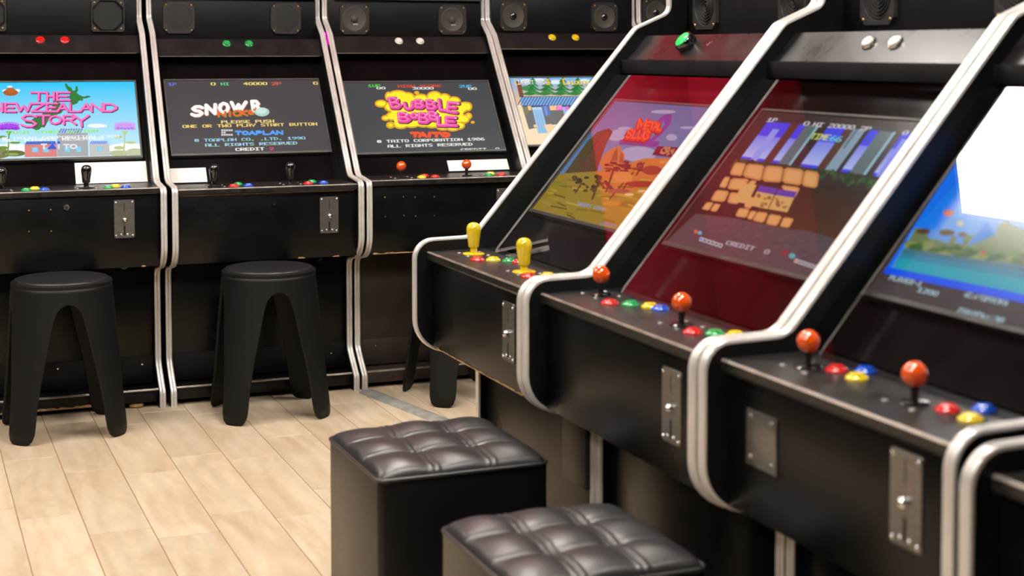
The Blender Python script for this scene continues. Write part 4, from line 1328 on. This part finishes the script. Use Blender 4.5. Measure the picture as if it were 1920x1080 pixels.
cabinet('black arcade cabinet, leftmost in the back row, pink lettering on sky blue screen', 'back', (.163, 5.055, 0), 0, .655, art_sky_island(), .012, .749, (.03, .027),
        [(.142, .085, 'bat', 'black'), (.408, .085, 'bat', 'black')],
        [(.217, .050, 'green'), (.247, .100, 'yellow'), (.273, .050, 'blue'), (.473, .042, 'green'), (.502, .085, 'yellow'), (.530, .042, 'blue')],
        [(.295, 'red', ''), (.379, 'red', '')], 'square', (.125, .533), 1.314, (.521, .648), (.390, .628, .752, .819), (.567, .312, .964), False, ex_a, GROUP_B)
cabinet('black arcade cabinet with two green start buttons, white and orange lettering on grey screen', 'back', (.836, 5.055, 0), 0, .658, art_snow(), .0, .739, (.027, .008),
        [(.158, .100, 'bat', 'black'), (.423, .100, 'bat', 'black')],
        [(.217, .060, 'red'), (.245, .125, 'green'), (.268, .065, 'blue'), (.477, .065, 'red'), (.505, .125, 'green'), (.533, .070, 'blue')],
        [(.283, 'green', ''), (.367, 'green', '')], 'grille', (.115, .520), 1.321, (.540, .633), (.030, .158, .745, .792), (.565, .312, .966), False, ex_b, GROUP_B)
cabinet('black arcade cabinet with white start buttons and pink letters on a yellow cloud', 'back', (1.5045, 5.055, 0), 0, .6625, art_bubbles(), .011, .748, (.008, .005),
        [(.156, .095, 'ball', 'orange'), (.404, .095, 'ball', 'orange')],
        [(.221, .060, 'yellow'), (.250, .115, 'red'), (.273, .065, 'red'), (.476, .060, 'green'), (.503, .110, 'yellow'), (.528, .065, 'red')],
        [(.286, 'white', ''), (.372, 'white', '')], 'round', (.121, .520), 1.310, (.527, .640), (.384, .624, .755, .792), (.575, .312, .954), False, ex_c, GROUP_B, 'brown')
cabinet('black arcade cabinet with yellow start buttons and a game picture of a striped blue roof', 'back', (2.173, 5.055, 0), 0, .662, art_western(), .027, .748, (.003, .0),
        [(.15, .09, 'ball', 'orange'), (.41, .09, 'ball', 'orange')],
        [(.22, .06, 'red'), (.25, .11, 'yellow'), (.27, .06, 'green'), (.48, .06, 'red'), (.505, .11, 'yellow'), (.53, .06, 'green')],
        [(.268, 'yellow', ''), (.371, 'yellow', '')], 'shiny', (.112, .515), 1.310, (.535, .64), None, (.565, .312, .967), False, None, GROUP_B)
cabinet('black arcade cabinet at the right end of the back row, mostly behind the nearer row', 'back', (2.845, 5.055, 0), 0, .655, None, .035, .748, (0, 0),
        [(.15, .09, 'ball', 'orange'), (.41, .09, 'ball', 'orange')],
        [(.22, .06, 'red'), (.27, .06, 'blue'), (.48, .06, 'red'), (.53, .06, 'blue')],
        [(.28, 'red', ''), (.37, 'red', '')], 'shiny', (.08, .52), 1.322, (.535, .64), None, (.565, .312, .967), False, None, GROUP_B)

# ------------------------------------------------------------------ right row, fronts turned to the left
RZ = -math.pi / 2
def ex_r1(root, w, P, fr, pz, a, b):
    box('patch_board', M['brown_board'], root, .545, w - ST - .001, .150, .177, .295, .466, .002)
    chips(root, [(.06, .22, fr + .0112, .4872, .004), (.22, .60, fr + .0112, .4872, .005)])
    box('worn_corner', M['bare_wood'], root, a, a + .022, .120, .150, .462, .4685, .001)
    box('worn_corner', M['bare_wood'], root, w - ST - .012, w - ST - .001, .036, .038, .505, .545, .001)

def ex_r3(root, w, P, fr, pz, a, b):
    y = fr + .012
    o = box('blanking_plate', M['steel'], root, .080, .165, y - .003, y + .001, .570, .656, .0012)
    for x, z in ((.093, .644), (.152, .644), (.093, .582), (.152, .582)):
        lathe('screw', M['steel'], o, [(.006, -.0005), (.0056, .0015), (.003, .0026), (0, .0028)], frame_at((x, y - .003, z), (0, -1, 0)), 14, 70)

cabinet('black arcade cabinet with yellow bat-top joysticks, farthest in the right row', 'right', (1.147, 3.464, 0), RZ, .6855, art_desert(), 0, .718, (0, 0),
        [(.114, .112, 'bat', 'yellow'), (.431, .110, 'bat', 'yellow')],
        [(.220, .082, 'red'), (.234, .115, 'yellow'), (.265, .143, 'green'), (.292, .156, 'red'), (.500, .092, 'red'), (.508, .133, 'yellow'), (.529, .160, 'green'), (.556, .160, 'red')],
        [(.283, 'green_lit', 'big'), (.385, 'white', 'plate')], 'wave', (.126, .527), 1.311, (.522, .608), None, (.55, .343, .945), True, ex_r1, GROUP_R)
cabinet('black arcade cabinet showing a stone wall street scene, second farthest in right row', 'right', (1.151, 2.776, 0), RZ, .7015, art_street(), 0, .719, (0, 0),
        [(0.088, .127, 'ball', 'orange'), (0.440, .116, 'ball', 'orange')],
        [(0.190, .097, 'red'), (0.221, .125, 'green'), (0.256, .149, 'yellow'), (0.286, .155, 'blue'), (0.514, .097, 'red'), (0.541, .125, 'green'), (0.567, .150, 'yellow'), (0.600, .155, 'blue')],
        [(0.313, 'white', 'chrome'), (0.397, 'white', 'chrome')], 'wave', (0.152, 0.572), 1.311, (0.553, .607), None, (.55, .343, .945, 0.341), True, None, GROUP_R)
cabinet('black arcade cabinet with a blank metal plate on its front, blue lagoon picture', 'right', (1.157, 2.072, 0), RZ, .620, art_lagoon(), 0, .720, (0, 0),
        [(0.130, .114, 'ball', 'orange'), (0.383, .118, 'ball', 'orange')],
        [(0.166, .140, 'red'), (0.224, .136, 'yellow'), (0.189, .176, 'blue'), (0.435, .133, 'red'), (0.489, .127, 'yellow'), (0.453, .178, 'blue')],
        [(0.274, 'white', 'chrome'), (0.358, 'white', 'chrome')], 'wave', (0.134, 0.491), 1.311, (0.476, .622), None, (.55, .343, .945, 0.314), True, ex_r3, GROUP_R)
cabinet('black arcade cabinet cut off by the right edge, nearest in the right row', 'right', (1.126, 1.4015, 0), RZ, .655, None, 0, .716, (0, 0),
        [(.15, .11, 'ball', 'orange'), (.41, .11, 'ball', 'orange')],
        [(.22, .12, 'red'), (.25, .13, 'yellow'), (.48, .12, 'red'), (.51, .13, 'yellow')],
        [(.29, 'white', 'chrome'), (.375, 'white', 'chrome')], 'wave', (.128, .52), 1.311, (.54, .61), None, (.55, .343, .945), True, None, GROUP_R)

led = box('led_strip', M['magenta'], None, 1.4985, 1.5030, 5.585, 5.600, 1.222, 1.268, 0)
tag(led, 'magenta glowing light strip in the gap between two back row cabinets', 'light strip')

wash = empty('added_wash_light', 'added light trough, out of view on top of the back row, brightening the red wall', 'added light', (2.28, 5.62, TOP))  # added light source, out of view, to brighten the red wall
bm = bmesh.new()
add_prism(bm, [(-.03, 0), (-.03, .085), (-.024, .085), (-.024, .006), (.05, .006), (.05, 0)], -1.25, 1.25)
bm_obj('housing', bm, M['laminate_matt'], wash)
bm = bmesh.new()
add_prism(bm, [(-.022, .010), (-.022, .050), (.012, .010)], -1.23, 1.23)
bm_obj('wash_emitter', bm, M['wash'], wash)

# ------------------------------------------------------------------ stools
def make_stool():
    root = empty('plastic_stool', '', 'stool')
    arch = [(0, .422), (.08, .419), (.16, .411), (.244, .394), (.30, .362), (.35, .318), (.40, .273), (.45, .225), (.49, .184), (.52, .142), (.545, .097), (.553, .06), (.566, .032), (.60, .013), (.65, .004), (.70, .001), (.745, 0)]
    cols = []                       # (angle, bottom height)
    for q in range(4):
        c = q * math.pi / 2
        cols += [(c - p, z) for p, z in arch[::-1]]
        cols += [(c + p, z) for p, z in arch[1:]]
    ztop = .468
    def rad(z, ph):
        k = max(0.0, 1 - z / ztop)
        return .154 + .061 * k ** 1.15
    bm = bmesh.new()
    grid = []
    nv = 17
    for ph, zb in cols:
        zz = [zb + (.430 - zb) * i / 14 for i in range(15)] + [.443, .456, ztop]
        grid.append([bm.verts.new((rad(z, ph) * math.cos(ph), rad(z, ph) * math.sin(ph), z)) for z in zz])
    n = len(grid)
    for i in range(n):
        A, B = grid[i], grid[(i + 1) % n]
        for k in range(nv):
            bm.faces.new((A[k], B[k], B[k + 1], A[k + 1]))
    o = bm_obj('body', bm, M['stool'], root, angle=50)
    sd = o.modifiers.new('thickness', 'SOLIDIFY')
    sd.thickness = .009
    sd.offset = -1
    lathe('rim', M['stool'], root, [(.1537, .464), (.1550, .470), (.1540, .4765), (.1500, .4795), (.1430, .4800), (.1430, .466)], None, 64, 40)
    lathe('seat_pad', M['seatpad'], root, [(.1445, .470), (.1445, .4805), (.1415, .4850), (.1340, .4870), (.09, .4880), (0, .4884)], None, 64, 50)
    return root

def copy_tree(o, parent=None):
    c = o.copy()
    COL.objects.link(c)
    c.parent = parent
    for ch in o.children:
        copy_tree(ch, c)
    return c

st = make_stool()
spots = [(.470, 4.945, 'leftmost black plastic stool, round seat, below the sky blue screen'),
         (1.130, 4.937, 'black plastic stool, round seat, below the grey screen with orange lettering'),
         (1.812, 4.935, 'black plastic stool standing in the corner behind the right row')]
for i, (x, y, lb) in enumerate(spots):
    o = st if i == 0 else copy_tree(st)
    o.location = (x, y, 0)
    o.rotation_euler.z = (.03, -.02, .1)[i]
    o['label'] = lb
    o['group'] = 'black plastic stools by the back row'

# ------------------------------------------------------------------ tufted leather cubes
def make_ottoman(sx, sy, h, seed):
    root = empty('cube_ottoman', '', 'ottoman')
    bm = bmesh.new()
    add_box(bm, -sx / 2, sx / 2, -sy / 2, sy / 2, .006, h - .030, .012, 3)
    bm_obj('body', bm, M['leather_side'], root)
    rng = random.Random(seed)
    N = 84
    bm = bmesh.new()
    g = []
    ph = [[rng.uniform(.75, 1.15) for _ in range(3)] for _ in range(3)]
    wr = [(rng.uniform(0, 6), rng.uniform(8, 22), rng.uniform(8, 22), rng.uniform(.0004, .0009)) for _ in range(6)]
    def seam(t, nn=3):
        f = t * nn
        return abs(f - round(f)) / nn if 0 < round(f) < nn else 1.0
    for i in range(N + 1):
        row = []
        for j in range(N + 1):
            u, v = i / N, j / N
            cu, cv = min(2, int(u * 3)), min(2, int(v * 3))
            fu, fv = u * 3 - cu, v * 3 - cv
            pil = (max(0, math.sin(math.pi * fu)) ** .7) * (max(0, math.sin(math.pi * fv)) ** .7)
            dome = 1 - (abs(2 * u - 1) ** 3.5) * .55 - (abs(2 * v - 1) ** 3.5) * .55
            z = h - .030 + .012 * dome + .0125 * pil * ph[cu][cv]
            su = seam(u) * sx
            z += .0038 * math.exp(-((su - .0055) / .0030) ** 2)                    # stitched welts
            sv = seam(v) * sy
            z += .0022 * math.exp(-((sv - .006) / .004) ** 2)
            if su < .2 and sv < .2:
                z -= .006 * math.exp(-(su * su + sv * sv) / .0004)
            for a, b, c, d in wr:
                z += d * math.sin(a + b * u + c * v) * pil
            e = min(u, 1 - u, v, 1 - v)
            if e < .035:
                z -= .014 * (1 - e / .035) ** 2
            cr = .985 + .015 * min(1, e / .03)
            row.append(bm.verts.new(((u - .5) * sx * 1.004, (v - .5) * sy * 1.004, z)))
        g.append(row)
    for i in range(N):
        for j in range(N):
            bm.faces.new((g[i][j], g[i + 1][j], g[i + 1][j + 1], g[i][j + 1]))
    ring = [g[i][0] for i in range(N)] + [g[N][j] for j in range(N)] + [g[i][N] for i in range(N, 0, -1)] + [g[0][j] for j in range(N, 0, -1)]
    low = [bm.verts.new((p.co.x, p.co.y, h - .040)) for p in ring]
    for i in range(len(ring)):
        k = (i + 1) % len(ring)
        bm.faces.new((ring[k], ring[i], low[i], low[k]))
    # round the four upright corners
    for v_ in bm.verts:
        x, y = v_.co.x, v_.co.y
        r = .018
        ox, oy = abs(x) - (sx / 2 - r), abs(y) - (sy / 2 - r)
        if ox > 0 and oy > 0:
            d = math.hypot(ox, oy)
            m_ = max(ox, oy)
            k = m_ / d
            v_.co.x = math.copysign(sx / 2 - r + ox * k, x)
            v_.co.y = math.copysign(sy / 2 - r + oy * k, y)
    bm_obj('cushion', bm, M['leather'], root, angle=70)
    # piping round the top edge
    bm = bmesh.new()
    r0, pr = .018, .0035
    pts = []
    for cx, cy, a0 in ((sx / 2 - r0, sy / 2 - r0, 0), (-sx / 2 + r0, sy / 2 - r0, 90), (-sx / 2 + r0, -sy / 2 + r0, 180), (sx / 2 - r0, -sy / 2 + r0, 270)):
        for k in range(7):
            a = math.radians(a0 + k * 15)
            pts.append((cx + (r0 + .001) * math.cos(a), cy + (r0 + .001) * math.sin(a), math.cos(a), math.sin(a)))
    rg = []
    for x, y, nx, ny in pts:
        rg.append([bm.verts.new((x + nx * pr * math.cos(b), y + ny * pr * math.cos(b), h - .036 + pr * math.sin(b))) for b in [2 * math.pi * q / 8 for q in range(8)]])
    for i in range(len(rg)):
        A, B = rg[i], rg[(i + 1) % len(rg)]
        for q in range(8):
            bm.faces.new((A[q], B[q], B[(q + 1) % 8], A[(q + 1) % 8]))
    bmesh.ops.recalc_face_normals(bm, faces=bm.faces[:])
    bm_obj('piping', bm, M['leather'], root, angle=80)
    for ax in (-1, 1):
        for ay in (-1, 1):
            lathe('foot', M['slot'], root, [(.014, 0), (.016, .008)], Matrix.Translation((ax * (sx / 2 - .04), ay * (sy / 2 - .04), 0)), 16)
    return root

for (x, y, sx, sy, sd, lb) in ((.988, 2.850, .345, .350, 2, 'black tufted leather cube ottoman, farther of the two, in front of the yellow joystick cabinet'),
                               (.990, 2.200, .318, .340, 7, 'black tufted leather cube ottoman, nearer of the two, at the bottom of the picture')):
    o = make_ottoman(sx, sy, .435, sd)
    o.location = (x, y, 0)
    o['label'] = lb
    o['group'] = 'tufted leather ottomans by the right row'

# ------------------------------------------------------------------ cable cover on the floor
a, b = Vector((1.512, 5.095, 0)), Vector((1.80, 3.70, 0))
d = (b - a).normalized()
n = Vector((d.y, -d.x, 0))
bm = bmesh.new()
sec = [(-.032, 0), (-.029, .004), (-.018, .0095), (.018, .0095), (.029, .004), (.032, 0)]
A = [bm.verts.new(a + n * s + Vector((0, 0, z))) for s, z in sec]
B = [bm.verts.new(b + n * s + Vector((0, 0, z))) for s, z in sec]
for i in range(5):
    bm.faces.new((A[i], B[i], B[i + 1], A[i + 1]))
bm.faces.new(A[::-1]); bm.faces.new(B); bm.faces.new((A[0], A[5], B[5], B[0]))
bmesh.ops.recalc_face_normals(bm, faces=bm.faces[:])
o = bm_obj('cable_cover', bm, M['strip'])
tag(o, 'flat grey cable cover strip running across the floor from the back row', 'cable cover')
